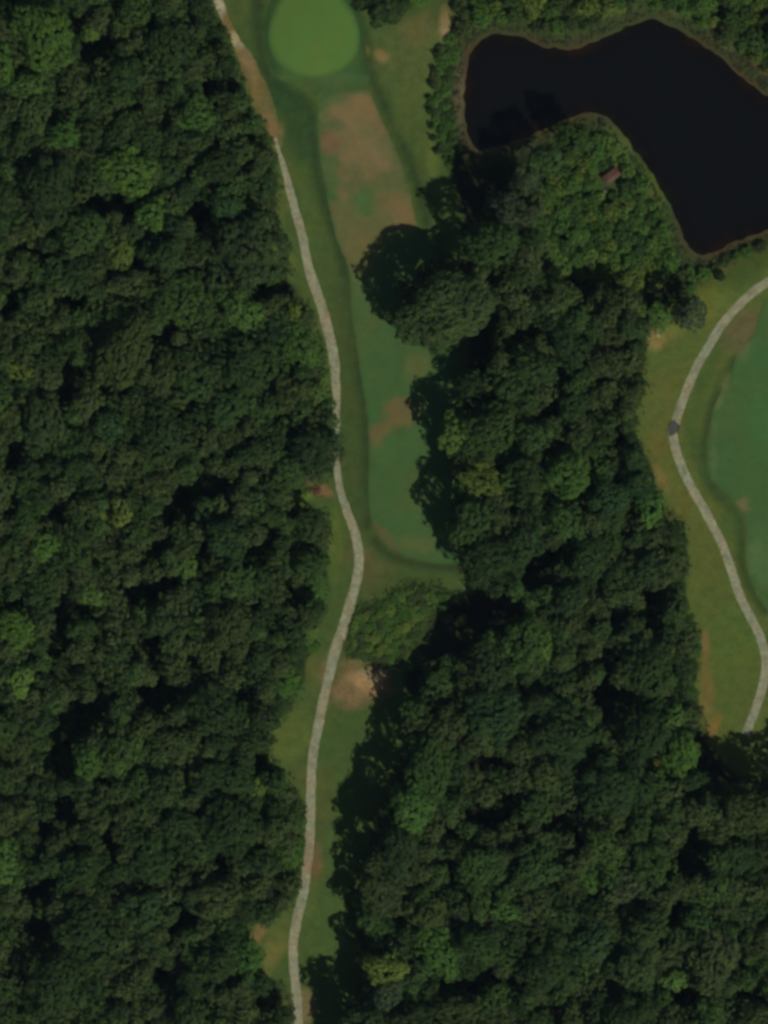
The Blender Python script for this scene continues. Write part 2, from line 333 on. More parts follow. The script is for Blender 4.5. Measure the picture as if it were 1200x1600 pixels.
def ground_colour(x, y, dp, base=None):
    f1 = fbm(x, y, 7, 4, 11); f2 = fbm(x, y, 2.2, 4, 12)
    c = np.tile(lin((33, 36, 22)), (len(x), 1))                       # woodland litter
    c = mixc(c, sstep(0.1, .6, f1), (40, 46, 24))
    for poly, col in ((rough_a, (68, 84, 40)), (rough_b, (80, 91, 41))):
        d = sdist(poly, x, y)
        c = mixc(c, sstep(-3.0, -0.8, d + .8 * f2), col)
        c = mixc(c, sstep(0.0, .8, fbm(x, y, 9, 3, 15) + .3 * f2) * .3 * (d > 0), (88, 88, 44))
        c = mixc(c, sstep(0.1, .8, fbm(x, y, 8, 3, 16) + .2 * f2) * .45 * (d > 0), (56, 84, 38))
    # dark, uncut edge strips beside the fairways
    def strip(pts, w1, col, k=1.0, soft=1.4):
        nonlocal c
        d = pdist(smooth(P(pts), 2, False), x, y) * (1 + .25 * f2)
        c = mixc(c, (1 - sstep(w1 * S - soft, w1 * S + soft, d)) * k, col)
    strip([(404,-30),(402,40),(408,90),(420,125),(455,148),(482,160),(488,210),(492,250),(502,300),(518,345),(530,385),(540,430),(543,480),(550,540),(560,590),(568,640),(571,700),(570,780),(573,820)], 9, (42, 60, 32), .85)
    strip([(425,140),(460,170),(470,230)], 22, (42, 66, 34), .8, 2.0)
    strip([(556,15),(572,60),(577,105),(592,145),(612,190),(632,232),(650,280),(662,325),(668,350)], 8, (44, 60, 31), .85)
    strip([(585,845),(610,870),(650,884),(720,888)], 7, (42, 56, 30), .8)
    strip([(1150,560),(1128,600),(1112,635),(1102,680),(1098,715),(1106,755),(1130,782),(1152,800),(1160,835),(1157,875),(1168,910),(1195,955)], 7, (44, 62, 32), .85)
    strip([(530,450),(540,560),(548,640),(552,760),(560,800)], 16, (62, 76, 38), .7, 1.5)
    strip([(1140,500),(1105,580),(1085,640),(1080,700),(1100,740)], 9, (58, 80, 38), .6, 1.2)
    # the right hand rough beside the hedge: yellower, straw patches
    for b in ((640,90,45,60,0,(82,90,48),.6),(655,45,30,24,20,(98,90,52),.5),(696,35,9,26,-5,(140,118,82),.9),(596,88,13,8,-40,(128,108,68),.7),(570,80,6,9,0,(110,100,60),.5),
              (640,170,24,50,-15,(76,88,42),.6),(676,250,10,40,8,(86,96,42),.8),(636,12,26,9,0,(60,84,36),.8),
              (432,215,9,22,-15,(118,104,62),.7),(446,300,12,60,-10,(84,88,42),.5),(440,385,14,40,20,(86,98,42),.8),(480,330,10,60,10,(78,90,42),.5),
              (500,763,20,9,-25,(124,96,66),.9),(478,775,18,7,30,(86,110,40),.9),(505,560,10,40,0,(70,90,40),.6),(524,848,12,50,0,(84,96,40),.8),
              (585,905,26,28,0,(86,82,48),.8),(560,868,20,14,0,(92,84,52),.7),(575,930,20,16,0,(80,84,42),.7),(640,905,60,14,0,(60,76,36),.6),
              (490,1040,14,40,0,(82,88,44),.8),(455,1150,32,40,-40,(84,96,42),.8),(520,1060,20,34,0,(112,96,62),.8),
              (508,1250,15,55,0,(80,84,46),.5),(495,1345,10,26,0,(112,84,56),.7),(535,1255,12,45,0,(62,88,38),.7),(560,1150,22,26,0,(62,80,38),.6),
              (505,1450,40,50,0,(66,86,40),.7),(480,1400,14,40,0,(84,92,44),.6),
              (404,1460,9,26,-25,(124,100,60),.8),(425,1490,16,34,-25,(104,100,50),.8),(438,1455,20,18,0,(84,92,42),.6),(470,1575,20,28,0,(112,98,66),.9),
              (1035,640,20,60,0,(90,92,44),.7),(1022,530,16,16,0,(132,112,66),.8),(1040,520,26,14,20,(112,108,56),.6),(1100,475,44,30,35,(94,100,42),.8),(1030,690,16,30,0,(94,88,42),.6),
              (1058,770,12,46,20,(96,92,42),.6),(1032,742,8,22,25,(120,98,56),.7),(1160,515,36,24,40,(94,84,56),.8),(1135,600,9,20,0,(98,100,54),.6),
              (1100,840,24,60,0,(88,92,42),.7),(1118,900,30,60,0,(82,90,40),.6),(1103,1005,6,22,0,(128,98,58),.8),(1104,1080,11,55,0,(112,94,50),.75),(1115,1135,8,22,-20,(126,98,48),.8),
              (1150,1000,40,60,0,(78,96,42),.6),(1150,1080,24,40,0,(72,92,40),.5),(1160,1100,20,40,0,(88,92,44),.6),(1190,1120,16,26,0,(84,96,46),.8),
              (1128,760,12,30,30,(52,78,38),.7),(1140,815,16,26,0,(62,84,42),.6)):
        c = mixc(c, blob(x, y, *b[:5], seed=b[0] % 97) * b[6], b[5])
    # banks of the pond
    c = mixc(c, sstep(-4.2, -0.6, dp + 1.5 * f2) * .6, (66, 74, 40))
    c = mixc(c, sstep(-1.0, 0.6, dp + .9 * f2) * .8, (66, 56, 36))
    c = mixc(c, sstep(0.4, 3.0, dp), (84, 70, 44))
    for b in ((718,150,9,50,0,(92,82,60),.7),(1065,22,30,14,-20,(98,98,60),.8),(1185,92,9,24,35,(132,106,70),.9),(1130,55,30,12,-38,(104,100,62),.7),(1130,415,30,12,20,(92,88,52),.6),
              (700,200,12,26,0,(48,72,32),.8),(955,330,110,120,0,(54,72,32),.95),(600,985,60,60,0,(56,76,34),.9),(950,15,260,45,0,(56,66,34),.8),(960,230,30,24,-40,(84,98,44),.6),(965,262,26,12,40,(86,94,40),.8),(985,330,22,14,40,(92,98,40),.8),(1010,350,12,50,10,(84,92,42),.6),(968,300,18,10,40,(90,96,38),.7),(1000,320,30,50,-30,(86,96,38),.7)):
        c = mixc(c, blob(x, y, *b[:5], seed=b[0] % 89) * b[6], b[5])
    return c

def fairway_colour(x, y, dp):
    f2 = fbm(x, y, 2.2, 4, 12); f1 = fbm(x, y, 8, 3, 13)
    c = np.tile(lin((64, 90, 48)), (len(x), 1))
    c = mixc(c, sstep(-.2, .7, f1) * .5, (74, 92, 48))
    c = mixc(c, sstep(.0, .8, fbm(x, y, 6, 3, 14)) * .4, (60, 91, 50))
    dt = pdist(P([(470,130),(500,148),(540,140),(580,132)]), x, y)
    c0 = c
    for b in ((570,290,56,130,-12,(92,90,54),.8),(558,205,48,62,-10,(112,98,64),.8),(550,165,40,24,15,(116,98,64),.75),(585,240,34,26,-20,(118,101,68),.6),(600,255,12,12,0,(124,104,72),.5),(600,320,40,36,0,(102,94,58),.7),(540,350,22,40,0,(98,92,56),.6),
              (518,225,20,18,-20,(106,82,56),.8),(520,195,16,9,10,(76,88,54),.7),(552,330,40,30,0,(92,92,54),.7),(572,315,14,20,0,(70,96,48),.8),(630,330,22,26,30,(116,96,62),.8),
              (604,290,20,10,0,(84,92,54),.6),(535,300,8,12,0,(114,98,58),.6),(560,390,30,36,0,(102,94,56),.7),(562,440,18,40,0,(84,96,52),.6),(512,262,14,20,0,(74,92,52),.6),
              (598,700,24,26,0,(70,98,50),.4),(624,645,32,22,20,(104,90,56),.8),(600,668,22,12,35,(104,88,54),.7),(636,628,8,8,0,(120,86,60),.6),(590,682,12,16,0,(104,90,56),.6),(650,575,20,26,-30,(88,94,52),.7),
              (578,640,8,16,0,(56,92,46),.8),(590,835,30,14,-30,(88,84,50),.8),(645,850,30,12,0,(88,94,50),.7),(640,770,30,30,0,(74,90,46),.6),(575,505,20,16,0,(76,88,46),.5),
              (1125,612,10,22,-20,(102,106,62),.7),(1160,545,22,14,30,(104,96,64),.7),(1155,790,12,12,-30,(112,98,66),.8),(1190,870,30,40,0,(80,104,62),.6),(1190,650,20,60,0,(62,100,52),.6),
              (1165,560,26,20,0,(54,98,54),.5),(1115,715,7,40,0,(84,98,60),.6)):
        c = mixc(c, blob(x, y, *b[:5], seed=b[0] % 83, rag=1.0) * b[6], b[5])
    c = mixc(c, (1 - sstep(0.2, 2.4, dt + .7 * f2)) * .85, (66, 86, 46))
    dl = sdist(Z['fairway'], x, y); dl = np.where(x < 60, dl, sdist(Z['fairway_b'], x, y))
    return mixc(c, (1 - sstep(-.2, 1.1, dl)) * .35, (50, 72, 36))

# ---- triangulated ground, cut along every outline
def grid(x0, x1, y0, y1, st):
    gx, gy = np.meshgrid(np.arange(x0, x1, st), np.arange(y0, y1, st))
    gx = gx.ravel(); gy = gy.ravel()
    return gx + rs.uniform(-.3, .3, gx.shape) * st, gy + rs.uniform(-.3, .3, gx.shape) * st
gx, gy = grid(-98, 98, -128, 128, 0.62)
deep = np.maximum(sdist(west, gx, gy), sdist(east, gx, gy)) > 4
dpond = sdist(pond, gx, gy)
keep = (~deep & (dpond < 2.5)) | (rs.rand(len(gx)) < .09)
gx, gy = gx[keep], gy[keep]
fx, fy = grid(-400, 400, -420, 420, 14); k = (abs(fx) > 100) | (abs(fy) > 130); fx, fy = fx[k], fy[k]
qx, qy = grid(-3600, 3600, -3600, 3600, 300); k = (abs(qx) > 410) | (abs(qy) > 430); qx, qy = qx[k], qy[k]
pts = [np.c_[gx, gy], np.c_[fx, fy], np.c_[qx, qy]]
edges = []
off = sum(len(p) for p in pts)
for nm, poly in list(Z.items()) + [('pond', pond)]:
    n_ = len(poly)
    pts.append(poly); edges += [(off + i, off + (i + 1) % n_) for i in range(n_)]
    off += n_
allp = np.vstack(pts)
res = delaunay_2d_cdt([tuple(p) for p in allp.tolist()], edges, [], 0, 1e-4)
V2 = np.array([tuple(v) for v in res[0]]); F2 = np.array([f for f in res[2] if len(f) == 3], np.int32)
a_ = V2[F2]
area = (a_[:, 1, 0] - a_[:, 0, 0]) * (a_[:, 2, 1] - a_[:, 0, 1]) - (a_[:, 1, 1] - a_[:, 0, 1]) * (a_[:, 2, 0] - a_[:, 0, 0])
F2[area < 0] = F2[area < 0][:, ::-1]
F2 = F2[abs(area) > 1e-7]
cen = V2[F2].mean(1)
zone = np.full(len(F2), -1)
order = ['cart_path', 'cart_path_b', 'putting_green', 'green_apron', 'fairway', 'fairway_b', 'bare_soil', 'dirt_track']
for i, nm in reversed(list(enumerate(order))):
    zone[inside(Z[nm], cen[:, 0], cen[:, 1])] = i
DP = sdist(pond, V2[:, 0], V2[:, 1])
ZH = height(V2[:, 0], V2[:, 1], DP)
def emit(name, mask, colfn, mat, label, kind='structure'):
    F = F2[mask]; u, inv = np.unique(F, return_inverse=True)
    x, y = V2[u, 0], V2[u, 1]
    o = mesh_obj(name, np.c_[x, y, ZH[u]], inv.reshape(F.shape), mat, attrs={'tint': colfn(x, y, DP[u])}, smooth_shade=True)
    tag(o, label, None, None, kind)
    return o

def path_colour(x, y, dp):
    f = fbm(x, y, 1.3, 3, 21); g = fbm(x, y, 9, 3, 22)
    c = np.tile(lin((133, 131, 105)), (len(x), 1))
    c = mixc(c, sstep(0, .6, f) * .6, (146, 143, 118)); c = mixc(c, sstep(0, .6, -f) * .5, (104, 102, 80))
    c = mixc(c, sstep(0.1, .7, g) * .4, (130, 120, 94))
    d = np.minimum(pdist(wl, x, y), pdist(el, x, y))
    c = mixc(c, sstep(.95, 1.4, d) * .5, (92, 92, 62))
    for b in ((484,1335,9,34,0,(134,108,88),.6),(512,480,9,22,-20,(126,110,88),.5),(1056,640,8,14,0,(96,106,84),.6),(1103,548,9,14,0,(118,132,106),.5)):
        c = mixc(c, blob(x, y, *b[:5]) * b[6], b[5])
    return c
def track_colour(x, y, dp):
    c = np.tile(lin((108, 94, 58)), (len(x), 1)); f = fbm(x, y, 2, 4, 23)
    c = mixc(c, sstep(0, .6, f) * .6, (124, 104, 70)); c = mixc(c, sstep(0, .6, -f) * .5, (88, 86, 46))
    dt_ = pdist(tl, x, y)
    c = mixc(c, sstep(.5, 2.0, dt_ + .7 * f) * .7, (82, 86, 44))
    for b in ((344,8,10,26,-12,(158,146,120),.95),(367,60,8,12,-30,(150,138,104),.9),(378,68,8,5,30,(138,134,100),.8),(388,92,16,20,-20,(128,104,72),.7),(428,205,9,14,0,(122,98,66),.7),(398,155,10,24,-10,(108,96,52),.6)):
        c = mixc(c, blob(x, y, *b[:5], rag=.6) * b[6], b[5])
    return c
def green_colour(x, y, dp):
    c = np.tile(lin((80, 108, 48)), (len(x), 1))
    c = mixc(c, sstep(-.2, .6, fbm(x, y, 9, 3, 24)) * .5, (86, 110, 52))
    d = sdist(Z['putting_green'], x, y)
    return mixc(c, 1 - sstep(0, 1.4, d + .35 * fbm(x, y, 2, 2, 7)), (64, 91, 44))
def apron_colour(x, y, dp):
    c = np.tile(lin((58, 84, 42)), (len(x), 1))
    c = mixc(c, blob(x, y, 535, 130, 50, 16, 0) * .7, (70, 90, 50))
    c = mixc(c, blob(x, y, 452, 122, 26, 10, -20) * .8, (72, 100, 48))
    d = sdist(Z['green_apron'], x, y)
    n_ = sstep(4.0, 0.0, d) if False else 1 - sstep(0, 3.0, d)
    top = y > W(0, 118)[1]
    c = mixc(c, n_ * top * .8, (44, 66, 34))
    return mixc(c, n_ * ~top * .7, (62, 82, 44))
def soil_colour(x, y, dp):
    c = np.tile(lin((110, 94, 62)), (len(x), 1)); f = fbm(x, y, 1.6, 4, 25)
    c = mixc(c, blob(x, y, 577, 1062, 26, 20, 30, rag=.6), (146, 120, 82))
    c = mixc(c, blob(x, y, 572, 1050, 10, 5, -35, rag=.6), (150, 134, 96)); c = mixc(c, blob(x, y, 588, 1072, 12, 7, 40, rag=.5) * .8, (156, 122, 84))
    c = mixc(c, sstep(.1, .6, f) * .4, (128, 106, 72))
    d = sdist(Z['bare_soil'], x, y)
    return mixc(c, 1 - sstep(-.3, 3.4, d + 1.2 * f), (84, 84, 46))

emit('ground', zone == -1, ground_colour, M_ROUGH, 'rough grass and woodland floor around the fairways and the pond')
emit('cart_path', zone == 0, path_colour, M_PATH, 'narrow pale gravel cart path winding down between the two woods')
emit('cart_path.001', zone == 1, path_colour, M_PATH, 'pale gravel cart path curving beside the eastern fairway')
emit('putting_green', zone == 2, green_colour, M_GREEN, 'round bright green putting green at the top of the narrow fairway')
emit('green_apron', zone == 3, apron_colour, M_FAIR, 'darker mown collar around the round putting green')
emit('fairway', zone == 4, fairway_colour, M_FAIR, 'long narrow fairway with brown worn turf below the putting green')
emit('fairway.001', zone == 5, fairway_colour, M_FAIR, 'smooth green fairway cut off by the edge of the photo')
emit('bare_soil', zone == 6, soil_colour, M_SOIL, 'tan bare soil patch beside the cart path')
emit('dirt_track', zone == 7, track_colour, M_SOIL, 'sandy worn track between the western wood and the putting green')

# pond surface
wp = pond
wx, wy = grid(-98, 118, -128, 128, 1.0); k = sdist(pond, wx, wy) > -2.5
wpts = np.c_[wx[k], wy[k]]
ring = []
n_ = len(wpts)
r2 = delaunay_2d_cdt([tuple(p) for p in wpts.tolist()], [], [], 0, 1e-4)
WV = np.array([tuple(v) for v in r2[0]]); WF = np.array([f for f in r2[2] if len(f) == 3], np.int32)
cw = WV[WF].mean(1); WF = WF[sdist(pond, cw[:, 0], cw[:, 1]) > -2.2]
a_ = WV[WF]; ar = (a_[:, 1, 0] - a_[:, 0, 0]) * (a_[:, 2, 1] - a_[:, 0, 1]) - (a_[:, 1, 1] - a_[:, 0, 1]) * (a_[:, 2, 0] - a_[:, 0, 0])
WF[ar < 0] = WF[ar < 0][:, ::-1]
wd = sdist(pond, WV[:, 0], WV[:, 1])
murk = sstep(-1.0, 5.5, wd + 2.2 * fbm(WV[:, 0], WV[:, 1], 4, 3, 41))
wat = mesh_obj('pond_water', np.c_[WV, np.full(len(WV), -1.36)], WF, M_WATER, attrs={'murk': murk}, smooth_shade=True)
tag(wat, 'dark still water of the curved pond with brown shallows', None, None, 'structure')

# ---------------------------------------------------------------- foliage
def crown_mesh(rng, R, flat=0.8, clump=0.75, leaf=0.42, dens=1.0, lobes=None, skirt0=-0.25, low=True):
    """leaf quads on clumps on lobes on a dome. Origin: centre of the dome. Returns V (4n,3)"""
    H = R * flat
    nl = lobes if lobes is not None else int(3 + R * 0.9)
    L = [(0.0, 0.0, H * .38, R * .56)]
    a0 = rng.uniform(0, 6.28)
    for i in range(nl):
        a = a0 + i * 2.399963 + rng.uniform(-.3, .3)
        d = R * math.sqrt((i + 1.0) / (nl + .5)) * rng.uniform(.5, .86)
        r = R * rng.uniform(.2, .46)
        r = min(r, R * 1.12 - d)
        z = H * math.sqrt(max(0.02, 1 - (d / R) ** 2)) - r * .85 + rng.uniform(-.12, .12) * H
        L.append((d * math.cos(a), d * math.sin(a), z, max(r, .5)))
    if low:
        for i in range(max(5, nl // 2 + 2)):
            a = a0 + 1.1 + i * 6.2832 / max(5, nl // 2 + 2)
            r = R * rng.uniform(.40, .50); d = R * 1.0 - r
            L.append((d * math.cos(a), d * math.sin(a), -H * rng.uniform(.15, .45), r))
        L.append((0, 0, -H * .25, R * .5))
    L = np.array(L)
    C, CN = [], []
    for i, (lx, ly, lz, r) in enumerate(L):
        skirt = -.85 if (low and i > nl) else skirt0
        n = max(5, int(2 * math.pi * r * r * 1.15 / (clump * clump * 1.9)))
        k = np.arange(n) + .5
        cz = 1 - k / n * (1 - skirt); th = k * 2.399963 + rng.uniform(0, 6)
        s = np.sqrt(np.maximum(0, 1 - cz * cz))
        nr = np.c_[s * np.cos(th), s * np.sin(th), cz] + rng.normal(0, .16, (n, 3))
        nr /= np.linalg.norm(nr, axis=1)[:, None]
        c = np.array([lx, ly, lz]) + nr * (r - clump * .35 + rng.normal(0, .22 * clump, n))[:, None]
        ok = np.ones(n, bool)
        for j, q in enumerate(L):
            if j != i: ok &= np.linalg.norm(c - q[:3], axis=1) > q[3] * .8
        C.append(c[ok]); CN.append(nr[ok])
    C = np.vstack(C); CN = np.vstack(CN)
    n = len(C)
    cr = clump * rng.uniform(.65, 1.25, n)
    m = int(26 * dens * (clump / .75) ** 2 * (.42 / leaf) ** 2)
    d = rng.normal(0, 1, (n, m, 3)) + CN[:, None] * 1.1 + np.array([0, 0, .55])
    d /= np.linalg.norm(d, axis=2)[..., None]
    p = C[:, None] + d * (cr[:, None] * rng.uniform(.55, 1.08, (n, m)))[..., None]
    nv = (d * .75 + CN[:, None] * .45 + rng.normal(0, .34, d.shape) + np.array([0, 0, .5])).reshape(-1, 3); p = p.reshape(-1, 3)
    nv /= np.linalg.norm(nv, axis=1)[:, None]
    t = np.cross(nv, rng.normal(0, 1, nv.shape)); t /= np.linalg.norm(t, axis=1)[:, None] + 1e-9
    b = np.cross(nv, t)
    s = leaf * rng.uniform(.6, 1.25, len(p))[:, None] * .5
    e = s * rng.uniform(.55, 1.0, (len(p), 1))
    V = np.stack([p - t * s - b * e * .4, p + b * e - nv * s * .12, p + t * s + b * e * .3, p - b * e * .9 + nv * s * .12], 1)
    return V.reshape(-1, 3)

def quads(nv): return np.arange(nv, dtype=np.int32).reshape(-1, 4)

def tube(V, F, p0, p1, r0, r1, n=7):
    d = Vector(p1) - Vector(p0); z = d.normalized()
    x = z.orthogonal().normalized(); y = z.cross(x)
    b = len(V)
    for p, r in ((Vector(p0), r0), (Vector(p1), r1)):
        for i in range(n):
            a = 2 * math.pi * i / n
            V.append(tuple(p + (x * math.cos(a) + y * math.sin(a)) * r))
    for i in range(n): F.append((b + i, b + (i + 1) % n, b + n + (i + 1) % n, b + n + i))

def trunk_mesh(rng, h, R, r):
    """root flare, bending trunk, limbs; base at z=0, crown centre at h"""
    V, F = [], []
    p = [(0, 0, -0.4), (0, 0, .5)]; rad = [r * 1.7, r * 1.05]
    cx = cy = 0
    for k in range(1, 5):
        cx += rng.uniform(-.18, .18); cy += rng.uniform(-.18, .18)
        p.append((cx, cy, .5 + (h + R * .2 - .5) * k / 4)); rad.append(r * (1.0 - .19 * k))
    for k in range(len(p) - 1): tube(V, F, p[k], p[k + 1], rad[k], rad[k + 1], 9)
    for k in range(7):
        a = k * 2.4 + rng.uniform(-.3, .3); z0 = h * rng.uniform(.5, .95)
        e = R * rng.uniform(.45, .7)
        m_ = (cx * .6 + math.cos(a) * e * .5, cy * .6 + math.sin(a) * e * .5, z0 + e * .45)
        f = (cx * .6 + math.cos(a) * e, cy * .6 + math.sin(a) * e, z0 + e * .75)
        tube(V, F, (cx * .6, cy * .6, z0), m_, r * .45, r * .28, 6); tube(V, F, m_, f, r * .28, r * .1, 6)
    return np.array(V), np.array(F)

CLASSES = [2.6, 3.6, 4.7, 6.0, 7.6, 10.0]
TREES = []
for ci, R in enumerate(CLASSES):
    var = []
    for v in range(5 if R < 7 else 4):
        rng = np.random.RandomState(100 + ci * 10 + v)
        cl = rng.uniform(.60, .86) if R > 3 else .6
        cv = crown_mesh(rng, R, flat=rng.uniform(.66, .92), clump=cl, leaf=.46, dens=1.2)
        hh = 7.2 + .55 * R if R > 3 else 5.0 + .5 * R
        var.append((cv, trunk_mesh(rng, hh, R, .13 + .035 * R), hh))
    TREES.append(var)
TMESH = {}
def tree_meshes(ci, v):
    if (ci, v) not in TMESH:
        cv, (tv, tf), hh = TREES[ci][v]
        c = mesh_obj('crown', cv + np.array([0, 0, hh]), quads(len(cv)), M_LEAF)
        t = mesh_obj('trunk', tv, tf, M_BARK, smooth_shade=True)
        TMESH[(ci, v)] = (c.data, t.data, hh)
        bpy.data.objects.remove(c); bpy.data.objects.remove(t)
    return TMESH[(ci, v)]

# leaf albedo by look of the tree
HUE = {'dark green': (0.029, 0.057, 0.017), 'dull olive': (0.049, 0.076, 0.024), 'mid green': (0.041, 0.083, 0.021), 'bluish green': (0.032, 0.070, 0.022),
       'fresh green': (0.060, 0.128, 0.025), 'light green': (0.090, 0.162, 0.034), 'yellow green': (0.098, 0.146, 0.028), 'grey green': (0.050, 0.074, 0.034), 'golden': (0.13, 0.105, 0.03)}
placed = []   # px, py, r px
def add_tree(px, py, r, hue, label, group, hk=1.0, name='broadleaf_tree'):
    Rm = r * S
    ci = int(np.argmin([abs(c - Rm) for c in CLASSES])); v = random.randrange(len(TREES[ci]))
    cd, td, hh = tree_meshes(ci, v)
    s = Rm / CLASSES[ci]
    x, y = W(px, py, hh * s * hk)
    root = bpy.data.objects.new(name, None); COL.objects.link(root); root.empty_display_size = 1
    root.location = (x, y, hz(x, y) - .05); st = random.uniform(.80, 1.24); root.scale = (s * st, s / st, s * hk * random.uniform(.95, 1.08)); root.rotation_euler = (0, 0, random.uniform(0, 6.283))
    tag(root, label, 'tree', group)
    c = bpy.data.objects.new('crown', cd); COL.objects.link(c); c.parent = root
    t = bpy.data.objects.new('trunk', td); COL.objects.link(t); t.parent = root
    b = np.array(HUE[hue]) * random.uniform(.86, 1.16) * np.array([random.uniform(.92, 1.08), 1, random.uniform(.9, 1.1)])
    c.color = (*b, 1)
    placed.append((px, py, r))
    return root

AGE = lambda r: 'small' if r < 25 else 'medium' if r < 36 else 'large' if r < 50 else 'very large'
G_E = 'trees of the eastern wood'; G_W = 'trees of the western wood'
